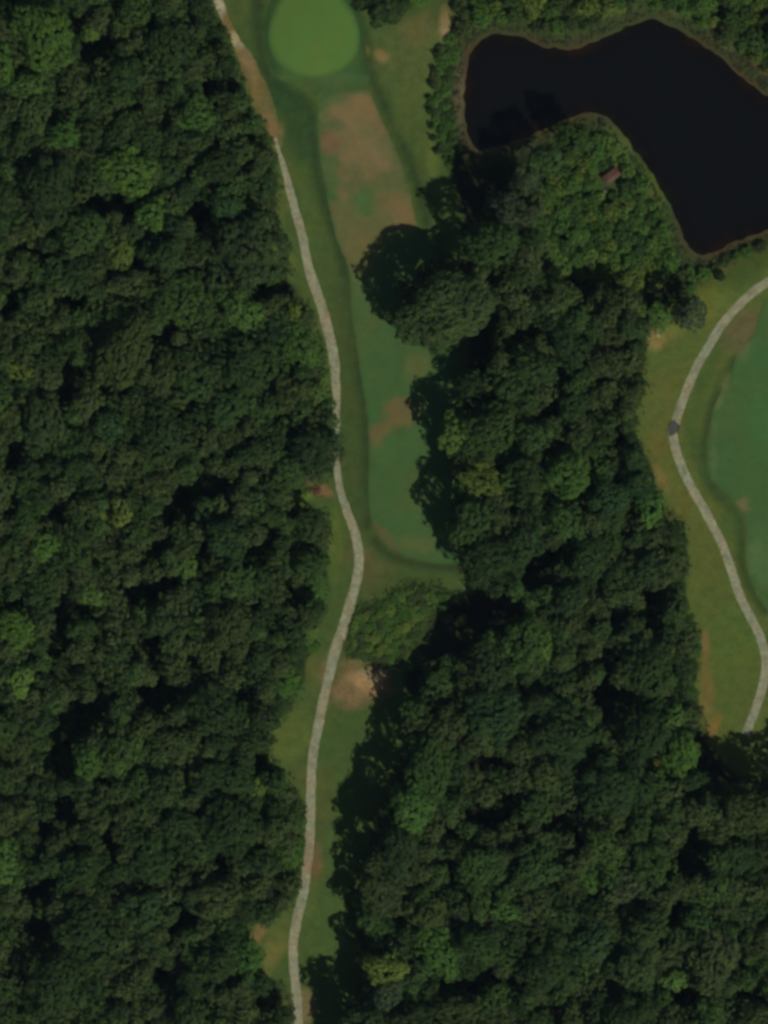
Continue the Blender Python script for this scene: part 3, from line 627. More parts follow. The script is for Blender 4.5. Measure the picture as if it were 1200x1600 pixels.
# trees that can be pointed out: px, py, radius, look, label, height factor
SINGLE = [
 (692,482,70,'dull olive','very large dull olive tree bulging onto the fairway middle, its shadow a round black blob',.9,G_E),
 (712,676,32,'light green','light green tree between two black shadows on the fairway edge',1.0,G_E),
 (765,668,46,'mid green','large mid green tree just inland of the light green fairway-edge tree',1.05,G_E),
 (742,600,24,'dark green','small dark tree rising out of the black shadow band north of the light green tree',.9,G_E),
 (748,752,36,'yellow green','yellowish tree south-east of the light green fairway-edge tree',1.0,G_E),
 (736,812,40,'mid green','large green tree overhanging the fairway\'s lower corner shadow',1.0,G_E),
 (762,868,42,'dark green','dark tree where the fairway\'s bottom strip runs into the wood',1.0,G_E),
 (770,378,42,'mid green','large tree south of the pond shade, at the wood\'s northern bulge',1.2,G_E),
 (798,326,36,'grey green','greyish tree on the northern tip of the eastern wood',1.25,G_E),
 (822,284,28,'grey green','pale greyish tree casting shade onto the pond\'s lower bay',1.15,G_E),
 (852,250,26,'mid green','small tree at the water\'s edge below the pond shadow',1.1,G_E),
 (896,216,27,'mid green','green tree on the promontory tip, shading the pond',1.0,G_E),
 (1079,489,27,'grey green','greyish tree beside the round black shadow near the pond\'s southern tip',1.05,G_E),
 (1030,497,20,'fresh green','small bright tree beside the pale stones at the east rough',.6,G_E),
 (722,968,9,'yellow green','tiny sunlit tree top inside the black shadow below the fairway end',1.0,G_E),
 (822,1003,42,'mid green','large tree on the east side of the black shadow below the fairway end',1.1,G_E),
 (765,1040,42,'dark green','dark large tree at the southern rim of the black shadow below the fairway end',.95,G_E),
 (695,1070,42,'mid green','green tree at the corner of the wood east of the bare soil',.5,G_E),
 (848,1003,24,'light green','bright green tree amid darker crowns, level with the bare soil patch',1.0,G_E),
 (908,1048,15,'light green','tiny vivid green tree top halfway between bare soil and eastern rough',1.0,G_E),
 (692,1142,40,'dull olive','olive tree throwing its shadow onto the grass below the bare soil',1.0,G_E),
 (668,1200,46,'mid green','large green tree on the wood edge, midway down the lower clearing',1.1,G_E),
 (640,1262,42,'fresh green','fresh green tree beside the narrow waist of the lower clearing\'s grass',1.05,G_E),
 (622,1330,42,'dark green','dark tree whose shadow nearly reaches the cart path',1.15,G_E),
 (600,1395,42,'dull olive','olive tree on the wood edge by the last grass of the clearing',.75,G_E),
 (604,1452,38,'mid green','green tree close to the clearing\'s lower corner',.6,G_E),
 (606,1512,38,'yellow green','yellow-green tree above the grey crown at the bottom edge',1.0,G_E),
 (574,1603,38,'dark green','dark tree at the bottom edge, shading the last grass beside the path',1.1,G_E),
 (556,1632,34,'dark green','dark tree cut off by the bottom edge, nearest the cart path',1.0,G_E),
 (602,1556,30,'grey green','grey leafless-looking crown near the bottom edge beside the black shadow',1.1,G_E),
 (1180,1262,42,'dull olive','olive tree shading the end of the eastern cart path',1.2,G_E),
 (1232,1250,40,'mid green','tree cut off by the photo edge, south of the path\'s end',1.15,G_E),
 (1052,1120,24,'fresh green','bright green tree at the wood edge opposite the path\'s end',1.0,G_E),
 (1062,1180,36,'fresh green','fresh green large tree below the eastern rough\'s pointed end',1.0,G_E),
 (1026,1195,15,'golden','small golden yellow tree in the wood south-west of the eastern rough',1.0,G_E),
 (1055,1528,22,'light green','smooth light green crown near the bottom, far down the eastern wood',1.0,G_E),
 (978,1385,30,'grey green','smooth grey-green crown among rougher ones in the lower east wood',1.0,G_E),
 (396,384,56,'dull olive','very large smooth olive tree north of the brownish gap beside the cart path',1.0,G_W),
 (470,545,34,'fresh green','fresh green tree on the cart path bend below the brownish gap',.8,G_W),
 (440,520,32,'bluish green','bluish green tree beside the cart path, below the brownish gap',.85,G_W),
 (488,705,42,'dark green','large dark tree leaning over the cart path, above the reddish brush',1.0,G_W),
 (452,735,30,'mid green','tree north-west of the reddish brush pile',1.0,G_W),
 (190,800,26,'yellow green','yellow-green tree on the left rim of the largest black gap',1.0,G_W),
 (160,800,20,'yellow green','smaller yellowish tree west of the largest black gap\'s lower end',1.0,G_W),
 (72,850,32,'fresh green','fresh green smooth crown near the west photo edge, above a row of black gaps',.9,G_W),
 (152,932,26,'light green','light green tree between black gaps in the middle western wood',.9,G_W),
 (292,888,24,'light green','bright green tree south-east of the small round black gap',.9,G_W),
 (100,525,18,'light green','small light green crown west of the wood\'s middle',1.0,G_W),
 (28,580,26,'yellow green','yellowish tree at the west photo edge',1.0,G_W),
 (258,130,20,'yellow green','yellow-green tree top in the upper western wood',1.0,G_W),
 (140,52,16,'light green','small light green tree top near the top edge of the western wood',1.0,G_W),
 (268,268,28,'bluish green','bluish green tree in the upper western wood, level with the worn fairway',1.0,G_W),
 (190,395,24,'yellow green','yellowish green tree right beside a dark slot in the upper western wood',1.0,G_W),
 (10,225,22,'bluish green','bluish green crown at the west photo edge, upper part',1.0,G_W),
 (340,92,22,'light green','bright tree on the wood edge opposite the putting green',.8,G_W),
 (260,1232,32,'dull olive','light olive tree mid-wood, below the long slanting black gap',1.0,G_W),
 (225,1425,40,'bluish green','large bluish green tree in the lower western wood',1.0,G_W),
 (340,1400,40,'dull olive','large olive tree west of the small tan triangle',1.0,G_W),
 (385,1500,30,'fresh green','fresh green tree just below the small tan triangle',.9,G_W),
 (8,1385,18,'yellow green','small yellow tree at the west photo edge, lower part',1.0,G_W),
 (448,1335,28,'fresh green','fresh green tree on the cart path edge in the lower western wood',.8,G_W),
 (30,1065,30,'light green','light green tree at the west photo edge above the slanting black gap',.9,G_W),
 (490,930,24,'fresh green','small fresh green tree on the wood edge, beside the path below its bend',.6,G_W),
 (478,985,20,'light green','bright low tree beside the path, opposite the bramble thicket',.5,G_W),
 (606,14,30,'dark green','dark green tree at the top edge, east of the putting green',.8,'trees north of the rough'),
 (570,-8,24,'dark green','dark tree cut off at the top edge, touching the green\'s collar',.8,'trees north of the rough'),
 (650,-8,20,'fresh green','fresh green tree cut off at the top edge above the straw-coloured rough',.6,'trees north of the rough'),
]
for px, py, r, hue, lab, hk, g in SINGLE: add_tree(px, py, r, hue, lab, g, hk)

# black gaps between crowns: px, py, rx, ry, angle (degrees, counter-clockwise)
GAPS = [(280,785,52,24,45),(335,765,30,16,10),(93,800,10,26,-20),(112,593,30,16,50),(165,600,18,10,20),(397,862,26,20,30),(238,862,18,22,0),(232,925,42,18,30),(20,942,26,14,0),(107,947,30,16,10),
 (93,1005,22,18,30),(224,1015,20,26,20),(472,933,26,12,30),(440,450,34,16,10),(120,1130,64,22,42),(92,1192,18,18,0),(250,1098,26,16,10),(100,1258,22,20,0),(70,1285,24,12,30),(175,1310,12,26,0),
 (346,1345,24,12,10),(70,1392,26,22,0),(62,1455,22,22,0),(258,1522,20,14,0),(290,1437,30,14,30),(437,1562,26,22,0),(412,1198,24,12,40),(110,30,12,26,0),(150,72,20,12,20),(50,396,22,12,0),
 (215,410,14,20,0),(300,335,26,12,-15),(170,320,34,10,0),(345,135,26,18,10),(20,460,20,20,40),(110,480,26,10,0),(395,175,18,12,20),(485,800,30,10,20),(255,520,30,12,30),(20,700,12,28,0),
 (740,530,18,40,-45),(720,640,8,8,0),(767,500,26,16,60),(745,445,14,12,0),(825,530,14,18,0),(880,588,16,10,40),(848,638,30,8,45),(988,592,14,22,-30),(915,462,14,12,0),(983,697,18,12,0),(912,764,16,10,30),
 (1062,822,12,12,0),(870,867,26,16,0),(943,1033,24,16,0),(948,1090,20,26,0),(774,1189,18,18,0),(1021,946,16,22,0),(961,969,12,26,0),(1067,1134,18,14,0),(762,1275,32,22,0),(880,1275,44,12,40),(795,1266,14,24,0),
 (698,1302,14,20,0),(704,1362,12,26,0),(1077,1340,20,36,-20),(1054,1425,12,30,-20),(1120,1175,30,26,0),(733,1537,60,10,10),(1188,1547,16,22,0),(1085,1558,24,14,40),(925,1400,12,12,0),(640,1395,30,8,40),
 (845,262,22,20,0),(700,900,10,10,0),(850,910,20,12,0)]
def in_gap(px, py, grow=0):
    for gx_, gy_, a, b, an in GAPS:
        c, s = math.cos(math.radians(an)), math.sin(math.radians(an))
        dx, dy = px - gx_, -(py - gy_)
        u = (dx * c + dy * s) / (a + grow); v = (-dx * s + dy * c) / (b + grow)
        if u * u + v * v < 1: return True
    return False

WPX, EPX = np.array(WEST, float), np.array(EAST, float)
rr = random.Random(11)
cand = []
def patch(px, py):
    v = float(fbm(np.array([px * 1.0]), np.array([py * 1.0]), 190, 3, 77)[0]) + rr.uniform(-.35, .35)
    u = rr.random()
    if u < .09: return 'light green' if rr.random() < .7 else 'yellow green'
    if v < -.3: return 'dark green'
    if v < -.12: return 'bluish green' if rr.random() < .35 else 'dark green'
    if v < .1: return rr.choice(['dull olive', 'mid green'])
    if v < .3: return rr.choice(['mid green', 'dull olive', 'dull olive'])
    return rr.choice(['fresh green', 'mid green', 'dull olive'])
def fits(px, py, r, tol):
    for x, y, q in placed:
        if math.hypot(px - x, py - y) < (r + q) * tol: return False
    return True
used = set()
fill = []
MAXN = 300 - len(SINGLE)
PL = [np.array([t[0] for t in placed]), np.array([t[1] for t in placed]), np.array([t[2] for t in placed])]
def put(px, py, r, tol):
    if np.any(np.hypot(PL[0] - px, PL[1] - py) < (PL[2] + r) * tol): return False
    PL[0] = np.append(PL[0], px); PL[1] = np.append(PL[1], py); PL[2] = np.append(PL[2], r)
    fill.append((px, py, r)); return True
# first the trees along the wood edges, then the ones inside
for poly in (WPX, EPX):
    e_ = resample(smooth(poly, 1), 5.0)
    for k in range(len(e_)):
        px, py = e_[k]
        if not (-5 < px < 1205 and -5 < py < 1605): continue
        if poly is EPX and px < 860 and py > 240: continue
        r = rr.uniform(16, 30)
        t = e_[(k + 2) % len(e_)] - e_[k - 2]; n2 = np.array([-t[1], t[0]]) / (np.hypot(*t) + 1e-9)
        c = e_[k] + n2 * r * .8
        if not inside(poly, c[:1], c[1:])[0]: c = e_[k] - n2 * r * .8
        if in_gap(c[0], c[1], r * .3): continue
        put(float(c[0]), float(c[1]), r, .70)
N_EDGE = len(fill)
for r0, r1, tries, tol, lim in ((42, 54, 500, .80, 18), (34, 42, 1500, .76, 60), (27, 34, 5000, .72, 120), (21, 27, 9000, .70, 400), (15, 21, 20000, .70, 400)):
    X = np.array([rr.uniform(-15, 1215) for _ in range(tries)]); Y = np.array([rr.uniform(-15, 1615) for _ in range(tries)])
    dw = np.maximum(sdist(WPX, X, Y), sdist(EPX, X, Y))
    for px, py, d in zip(X, Y, dw):
        if len(fill) >= min(MAXN, lim + N_EDGE): break
        r = rr.uniform(r0, r1)
        if d < r * .74 or in_gap(px, py, r * .70): continue
        if np.any(np.hypot(PL[0] - px, PL[1] - py) < (PL[2] + r) * tol): continue
        PL[0] = np.append(PL[0], px); PL[1] = np.append(PL[1], py); PL[2] = np.append(PL[2], r)
        fill.append((px, py, r))
placed_all = list(fill)
placed_fill = list(fill)
# landmark phrases: which way and how many crowns away from something one can find
LM = [(280,785,"the western wood's widest black gap"),(120,1130,'the long slanting black gap'),(397,862,"the black gap west of the cart path's bend"),(436,450,'the brownish gap beside the cart path'),
 (497,768,'the reddish brush pile'),(470,60,'the putting green'),(258,130,'the yellow-green top in the upper western wood'),(268,268,'the bluish tree level with the worn fairway'),
 (408,382,'the smooth olive giant by the cart path'),(100,525,'the small light crown near the west edge'),(28,580,'the yellowish tree at the west edge'),(72,850,'the smooth fresh green crown near the west edge'),
 (152,932,'the light green crown between black gaps'),(292,888,'the bright crown below the widest gap'),(30,1065,'the light green crown above the slanting gap'),(260,1232,'the light olive crown mid-wood'),
 (225,1425,'the large bluish tree low in the western wood'),(402,1460,'the small tan triangle by the path'),(8,1385,'the small yellow tree at the west edge'),(425,1165,"the grass strip's western point"),
 (10,225,"the bluish crown high on the west edge"),(0,0,"the photo's north-west corner"),(0,1600,"the photo's south-west corner"),(1200,1600,"the photo's south-east corner"),(300,1600,'the bottom edge of the western wood'),
 (686,478,'the giant tree bulging onto the fairway'),(712,676,'the light green fairway-edge tree'),(700,980,'the black shadow below the fairway'),(577,1063,'the bare soil patch'),(1035,518,'the pale boulders'),
 (1053,668,'the dark culvert cover'),(848,1003,'the bright green tree level with the soil'),(908,1048,'the tiny vivid green top'),(1026,1195,'the small golden tree'),(1055,1528,'the smooth light crown low in the wood'),
 (978,1385,'the smooth grey-green crown'),(1168,1138,"the eastern cart path's end"),(870,867,'the dim brown gap in the eastern wood'),(762,1275,'the black hollow in the lower eastern wood'),(1077,1340,'the black slot nearest the east edge'),
 (590,1560,'the grey crown at the bottom edge'),(640,1262,"the fresh green tree at the clearing's waist"),(1100,860,'the narrowest part of the eastern rough'),(900,455,'the promontory bushes'),(880,588,'the black nick mid-way up the eastern wood'),
 (750,1537,'the black streak along the bottom'),(450,1000,'the grassy wood edge opposite the thicket')]
ORD = ['nearest', 'second', 'third', 'fourth', 'fifth', 'sixth', 'seventh', 'eighth', 'ninth', 'tenth', 'eleventh', 'twelfth', 'thirteenth', 'fourteenth']
DIR = ['east', 'north-east', 'north', 'north-west', 'west', 'south-west', 'south', 'south-east']
def place_words(items, marks):
    out, cell = [None] * len(items), {}
    for k, (px, py) in enumerate(items):
        d, m = min((math.hypot(px - a, py - b), i) for i, (a, b, _) in enumerate(marks))
        a, b, t = marks[m]
        sec = int(round(math.degrees(math.atan2(b - py, px - a)) / 45)) % 8
        cell.setdefault((m, sec), []).append((d, k))
    for (m, sec), v in cell.items():
        for n_, (d, k) in enumerate(sorted(v)):
            out[k] = (ORD[min(n_, 13)] if len(v) > 1 else 'just') + ' ' + DIR[sec] + ' of ' + marks[m][2]
    return out
words_ = place_words([(a, b) for a, b, c in fill], LM)
for (px, py, r), wd_ in zip(fill, words_):
    hue = patch(px, py)
    if hue in ('light green', 'yellow green') and r > 25: hue = 'fresh green'
    wood = inside(WPX, np.array([px]), np.array([py]))[0]
    add_tree(px, py, r, hue, f'{AGE(r)} {hue} tree, {wd_}', G_W if wood else G_E, rr.uniform(.90, 1.14) * (.5 if px < 735 and 1015 < py < 1105 else 1))
open('/tmp/trees.txt','w').write(str((N_EDGE, len(fill), min(f[2] for f in fill)))) if False else None
print('TREES', len(placed), [round(t[2]) for t in placed_fill[:5]])

# low crowns under and between the tall ones, and the woods going on past the frame: one mass
def mass(name, spots, label, tint_fn, zc):
    VV, TT = [], []
    lib = {}
    for (x, y, R, hgt, q) in spots:
        key = (round(R), q, rr.randrange(4))
        if key not in lib:
            lib[key] = crown_mesh(np.random.RandomState(key[0] * 7 + key[2] + 50), max(1, key[0]), flat=.8, clump=.9 if q else 1.3, leaf=.6 if q else 1.0, dens=.8, low=bool(q))
        cv = lib[key]; a = rr.uniform(0, 6.28); s = R / max(1, key[0])
        c, sn = math.cos(a), math.sin(a)
        v = np.c_[cv[:, 0] * c - cv[:, 1] * sn, cv[:, 0] * sn + cv[:, 1] * c, cv[:, 2]] * s + np.array([x, y, hgt])
        VV.append(v); TT.append(np.tile(tint_fn(x, y), (len(v), 1)))
    V = np.vstack(VV)
    o = mesh_obj(name, V, quads(len(V)), M_LEAFM, attrs={'tint': np.vstack(TT)})
    tag(o, label, 'undergrowth', None, 'stuff')
    print(name, len(V) // 4)
    return o
hues = [np.array(HUE[k]) for k in ('dark green', 'dull olive', 'mid green', 'dull olive')]
def umask():
    X, Y = np.meshgrid(np.arange(-40, 1241, 4.0), np.arange(-40, 1641, 4.0))
    m = np.maximum(sdist(WPX, X.ravel(), Y.ravel()), sdist(EPX, X.ravel(), Y.ravel())).reshape(X.shape) > 7
    return lambda px, py: m[int((py + 40) / 4), int((px + 40) / 4)]
UM = umask()
spots = []
gxs = np.arange(-10, 1211, 21)
for gx_ in gxs:
    for gy_ in np.arange(-10, 1611, 21):
        px = gx_ + rr.uniform(-9, 9); py = gy_ + rr.uniform(-9, 9)
        if not UM(px, py): continue
        cover = min((math.hypot(px - a, py - b) / c for a, b, c in placed), default=9)
        if cover < .70: continue
        R = rr.uniform(1.8, 3.0)
        if in_gap(px, py, 6): R *= .75; hgt = .8
        else: hgt = rr.uniform(7.5, 11.5)
        x, y = W(px, py, hgt); spots.append((x, y, R, hz(x, y) + hgt, 1))
mass('woodland_understory', spots, 'low leafy growth filling the gaps between the tall crowns', lambda x, y: hues[rr.randrange(4)] * rr.uniform(.8, 1.1), 0)
spots = []
for X0 in np.arange(-128, 129, 8.5):
    for Y0 in np.arange(-158, 159, 8.5):
        x = X0 + rr.uniform(-3, 3); y = Y0 + rr.uniform(-3, 3)
        R = rr.uniform(4, 6.5)
        if abs(x) < 92.5 + R and abs(y) < 122.5 + R: continue
        px = x / S + 600; py = 800 - y / S
        if py < 0 and 300 < px < 760: continue
        if px > 1200 and 120 < py < 1180: continue
        if sdist(pond, np.array([x]), np.array([y]))[0] > -5: continue
        if py > 1600 and 445 < px < 540: continue
        spots.append((x, y, R, hz(x, y) + 8 + rr.uniform(0, 3), 0))
mass('surrounding_woodland', spots, 'tree canopy of the woods continuing at the rim of the photo', lambda x, y: hues[rr.randrange(4)] * rr.uniform(.85, 1.25), 0)

# ---------------------------------------------------------------- bushes
BUSH = {}
def bush_mesh(ci, v):
    R = (0.9, 1.5, 2.3, 3.2)[ci]
    if (ci, v) not in BUSH:
        rng = np.random.RandomState(900 + ci * 10 + v)
        cv = crown_mesh(rng, R, flat=.85, clump=.36 + .06 * R, leaf=.26 + .04 * R, lobes=3 + ci, skirt0=-.5, dens=1.1)
        c = mesh_obj('foliage', cv + np.array([0, 0, R * .45]), quads(len(cv)), M_LEAF)
        V, F = [], []
        for k in range(5):
            a = k * 1.3; tube(V, F, (0, 0, -.2), (math.cos(a) * R * .4, math.sin(a) * R * .4, R * .7), .06 + .02 * R, .02, 5)
        t = mesh_obj('stem', np.array(V), np.array(F), M_BARK)
        BUSH[(ci, v)] = (c.data, t.data)
        bpy.data.objects.remove(c); bpy.data.objects.remove(t)
    return BUSH[(ci, v)] + (R,)
def add_bush(px, py, r, hue, label, group, tall=1.0):
    Rm = r * S
    ci = int(np.argmin([abs(c - Rm) for c in (0.9, 1.5, 2.3, 3.2)])); v = random.randrange(3)
    cd, td, R = bush_mesh(ci, v); s = Rm / R
    x, y = W(px, py, Rm * .6)
    root = bpy.data.objects.new('bush', None); COL.objects.link(root)
    root.location = (x, y, hz(x, y)); root.scale = (s, s, s * tall); root.rotation_euler = (0, 0, random.uniform(0, 6.283))
    tag(root, label, 'bush', group)
    c = bpy.data.objects.new('foliage', cd); COL.objects.link(c); c.parent = root
    t = bpy.data.objects.new('stem', td); COL.objects.link(t); t.parent = root
    c.color = (*(np.array(HUE[hue]) * random.uniform(.88, 1.15)), 1)
    return root

BM = {'prom': [(955,275,'the hut'),(905,215,'the promontory tip'),(1050,400,"the pond's southern tip"),(860,270,'the pond shadow'),(870,415,"the promontory's inland end"),(1000,440,'the round black shadow'),(940,350,"the promontory's middle"),(1030,330,"the promontory's water side")],
 'north': [(893,71,"the north bank's point"),(800,20,'the western water lobe'),(1012,0,'the top of the pond'),(730,40,"the pond's north-west corner"),(1185,92,'the tan bank strip'),(1110,40,'the straw-coloured bank'),(950,20,'the notch in the north bank'),(1200,20,"the photo's north-east corner")],
 'west': [(700,90,"the pond's west bay"),(700,165,'the middle of the west bank'),(705,240,'the west bank\'s shaded foot')],
 'thick': [(548,955,'the cart path bend'),(600,935,'the dark strip under the fairway'),(570,1030,'the bare soil'),(690,930,'the black shadow'),(635,1030,"the soil's eastern corner"),(620,980,"the thicket's heart")],
 'south': [(1062,410,"the pond's southern tip"),(1125,415,'the lone dark bush'),(1040,505,'the pale boulders'),(1190,390,'the path at the photo edge')]}
def bush_field(poly, n, r0, r1, hues_, marks, where, group, tall=1.0, tol=.72, seed=3):
    q = np.random.RandomState(seed); poly = np.array(poly, float)
    x0, y0 = poly.min(0); x1, y1 = poly.max(0); got = []
    X = q.uniform(x0, x1, 7000); Y = q.uniform(y0, y1, 7000); RR_ = q.uniform(r0, r1, 7000)
    ok = sdist(poly, X, Y) > RR_ * .35
    G = np.zeros((0, 3))
    for px, py, r in zip(X[ok], Y[ok], RR_[ok]):
        if len(got) >= n: break
        if len(got) and np.any(np.hypot(G[:, 0] - px, G[:, 1] - py) < (r + G[:, 2]) * tol): continue
        if any(math.hypot(px - a, py - b) < (r + c) for a, b, c in CLEAR): continue
        got.append((float(px), float(py), float(r))); G = np.vstack([G, [px, py, r]])
    wds = place_words([(a, b) for a, b, c in got], BM[marks])
    for (px, py, r), wd_ in zip(got, wds):
        hue = hues_[q.randint(len(hues_))]
        sz = 'small' if r < 11 else 'medium' if r < 17 else 'large'
        add_bush(px, py, r, hue, f'{sz} {hue} {where}bush, {wd_}', group, tall)
CLEAR = [(955, 276, 13), (946, 300, 2)]
bush_field([(900,212),(935,200),(955,215),(975,245),(1005,285),(1028,320),(1045,350),(1052,390),(1050,430),(1030,452),(960,452),(900,440),(850,415),(845,350),(850,290),(862,262),(880,240)], 96, 9, 20,
           ['light green', 'fresh green', 'mid green', 'yellow green', 'fresh green'], 'prom', 'promontory ', 'bushes on the pond promontory', .8, .62, 3)
bush_field([(705,-20),(1220,-20),(1220,120),(1190,105),(1150,70),(1110,45),(1070,22),(1040,10),(1000,8),(965,22),(930,38),(895,56),(860,50),(820,38),(780,30),(745,36),(722,52),(708,62)], 75, 9, 22,
           ['mid green', 'fresh green', 'fresh green', 'dull olive', 'yellow green'], 'north', 'bank ', 'bushes on the north bank', .95, .68, 4)
bush_field([(676,90),(690,62),(708,50),(716,80),(708,120),(706,170),(712,215),(722,240),(700,262),(688,240),(680,200),(672,150)], 30, 6, 11,
           ['mid green', 'fresh green', 'fresh green', 'dull olive'], 'west', 'bank ', 'bushes on the west bank', .55, .72, 5)
bush_field([(556,955),(590,950),(615,930),(640,915),(665,922),(702,930),(698,945),(655,968),(634,990),(640,1020),(648,1045),(612,1036),(575,1030),(546,1018),(546,990)], 85, 5, 10,
           ['fresh green', 'light green', 'fresh green', 'yellow green', 'dull olive'], 'thick', 'thicket ', 'bushes of the thicket below the fairway', .45, .72, 6)
bush_field([(1062,410),(1100,425),(1125,405),(1160,392),(1200,378),(1200,400),(1160,402),(1130,425),(1095,450),(1085,480),(1050,505),(1020,512),(1018,480),(1060,455)], 18, 7, 12,
           ['fresh green', 'dull olive', 'yellow green'], 'south', 'low ', 'bushes by the southern tip of the pond', .7, .8, 8)
for i, (px, py, r) in enumerate([(677,108,5),(673,130,5),(670,152,4.5),(672,172,6),(674,196,5),(676,215,5),(683,236,5),(682,84,6)]):
    add_bush(px, py, r, 'dark green', ['second','third','fourth','fifth','sixth','seventh','last','first'][i] + ' small dark bush down the row along the rough\'s pond side', 'row of dark bushes along the rough', 1.2)
add_bush(1125, 431, 8, 'dark green', 'lone dark bush in the yellow grass north of the eastern cart path', None, 1.3)
for px, py, r, lab in ((500,905,13,'bright bush squeezed between wood and cart path bend'),(508,880,10,'small bright bush beside the cart path\'s bulge'),(498,955,14,'fresh green bush where the path leaves the bend southward'),
                       (488,1010,12,'green bush at the top of the grass strip west of the path'),(512,628,9,'low bush hugging the path above the overhanging dark tree'),(507,585,9,'low bush by the path level with the fairway\'s soil patch'),
                       (466,1318,11,'bright bush touching the cart path in its lower straight'),(470,1285,9,'dark green bush at the path edge above the lower straight')):
    add_bush(px, py, r, 'fresh green', lab, None, .9)

# weeds along wood edges and banks: one mass of small leaf tufts
def weeds():
    P_, T_ = [], []
    rng = np.random.RandomState(5)
    def scatter(line, n, spread, closed=True, offset=0.0, col=(.055, .095, .03), r=.45):
        L = resample(np.array(line), .35, closed)
        idx = rng.randint(0, len(L), n)
        c = L[idx] + rng.normal(0, spread, (n, 2))
        c = c[(abs(c[:, 0]) < 96) & (abs(c[:, 1]) < 126)]
        on = np.zeros(len(c), bool)
        for k in ('cart_path', 'cart_path_b', 'putting_green', 'green_apron', 'fairway', 'fairway_b'): on |= inside(Z[k], c[:, 0], c[:, 1])
        on |= sdist(pond, c[:, 0], c[:, 1]) > .2
        c = c[~on]
        P_.append(np.c_[c, np.full(len(c), r)]); T_.append(np.array(col)[None] * rng.uniform(.6, 1.35, (len(c), 1)) * rng.uniform(.9, 1.1, (len(c), 3)))
    scatter(west, 3000, .55, col=(.05, .08, .025), r=.6); scatter(east, 2600, .55, col=(.05, .08, .025), r=.6)
    scatter(P([(556,955),(590,950),(615,930),(640,915),(702,930),(655,968),(640,1020),(612,1036),(546,1018)]), 900, 1.0, col=(.06, .10, .028), r=.5)
    scatter(pond, 1500, 1.1, col=(.06, .075, .035)); scatter(pond, 700, 2.4, col=(.075, .09, .035), r=.6)
    sx = rng.uniform(-95, 95, 4000); sy = rng.uniform(-125, 125, 4000)
    PT = np.vstack(P_); T = np.vstack(T_)
    z = height(PT[:, 0], PT[:, 1])
    n = len(PT); m = 7
    d = rng.normal(0, 1, (n, m, 3)); d[..., 2] = abs(d[..., 2]) * .6 + .2; d /= np.linalg.norm(d, axis=2)[..., None]
    p = np.c_[PT[:, :2], z][:, None] + d * (PT[:, 2][:, None] * rng.uniform(.4, 1.2, (n, m)))[..., None]
    p = p.reshape(-1, 3); nv = (d + rng.normal(0, .4, d.shape)).reshape(-1, 3); nv[:, 2] += .5; nv /= np.linalg.norm(nv, axis=1)[:, None]
    t = np.cross(nv, rng.normal(0, 1, nv.shape)); t /= np.linalg.norm(t, axis=1)[:, None]; b = np.cross(nv, t)
    s = rng.uniform(.12, .26, (len(p), 1))
    V = np.stack([p - t * s, p + b * s * .6, p + t * s, p - b * s * .6], 1).reshape(-1, 3)
    o = mesh_obj('tall_weeds', V, quads(len(V)), M_LEAFM, attrs={'tint': np.repeat(T, m * 4, 0)})
    tag(o, 'tall weeds fringing the woods and the pond banks', 'weeds', None, 'stuff')
weeds()

# ---------------------------------------------------------------- small things
def box_faces(V, F, x0, x1, y0, y1, z0, z1):
    b = len(V)
    V += [(x0,y0,z0),(x1,y0,z0),(x1,y1,z0),(x0,y1,z0),(x0,y0,z1),(x1,y0,z1),(x1,y1,z1),(x0,y1,z1)]
    F += [(b,b+3,b+2,b+1),(b+4,b+5,b+6,b+7),(b,b+1,b+5,b+4),(b+1,b+2,b+6,b+5),(b+2,b+3,b+7,b+6),(b+3,b,b+4,b+7)]

def part(name, boxes, mat, parent):
    V, F = [], []
    for b in boxes: box_faces(V, F, *b)
    return mesh_obj(name, np.array(V), np.array(F), mat, parent)

# hut with a rusty pitched roof among the promontory bushes
hx, hy = W(955, 274, 2)
hut = bpy.data.objects.new('small_hut', None); COL.objects.link(hut); hut.location = (hx, hy, hz(hx, hy)); hut.rotation_euler = (0, 0, math.radians(38)); hut.scale = (.9, .9, .62)
tag(hut, 'small hut with a rusty brown pitched roof among the promontory bushes', 'hut')
part('wall', [(-2.0,2.0,-1.15,-1.07,-.1,1.9),(-2.0,2.0,1.07,1.15,-.1,1.9),(-2.0,-1.92,-1.07,1.07,-.1,1.9),(1.92,2.0,-1.07,1.07,-.1,1.9)], M_WOOD, hut)
part('door', [(2.003,2.05,-.4,.4,0,1.7)], M_ROOF, hut)
for sgn in (-1, 1):
    e = sgn * 1.45
    V = [(-2.3,0,2.75),(2.3,0,2.75),(2.3,e,1.85),(-2.3,e,1.85),(-2.3,0,2.68),(2.3,0,2.68),(2.3,e,1.78),(-2.3,e,1.78)]
    F = [(0,1,2,3),(7,6,5,4),(0,4,5,1),(2,6,7,3),(1,5,6,2),(0,3,7,4)]
    if sgn < 0: pass
    ro = mesh_obj('roof_slope', np.array(V, float), np.array(F), M_ROOF, hut)
    Vr, Fr = [], []
    for k in range(12):
        x = -2.2 + k * .4; tube(Vr, Fr, (x, sgn * .02, 2.755), (x, e, 1.865), .03, .03, 4)
    mesh_obj('roof_rib', np.array(Vr), np.array(Fr), M_ROOF, ro)
part('ridge_cap', [(-2.32,2.32,-.12,.12,2.74,2.80)], M_ROOF, hut)

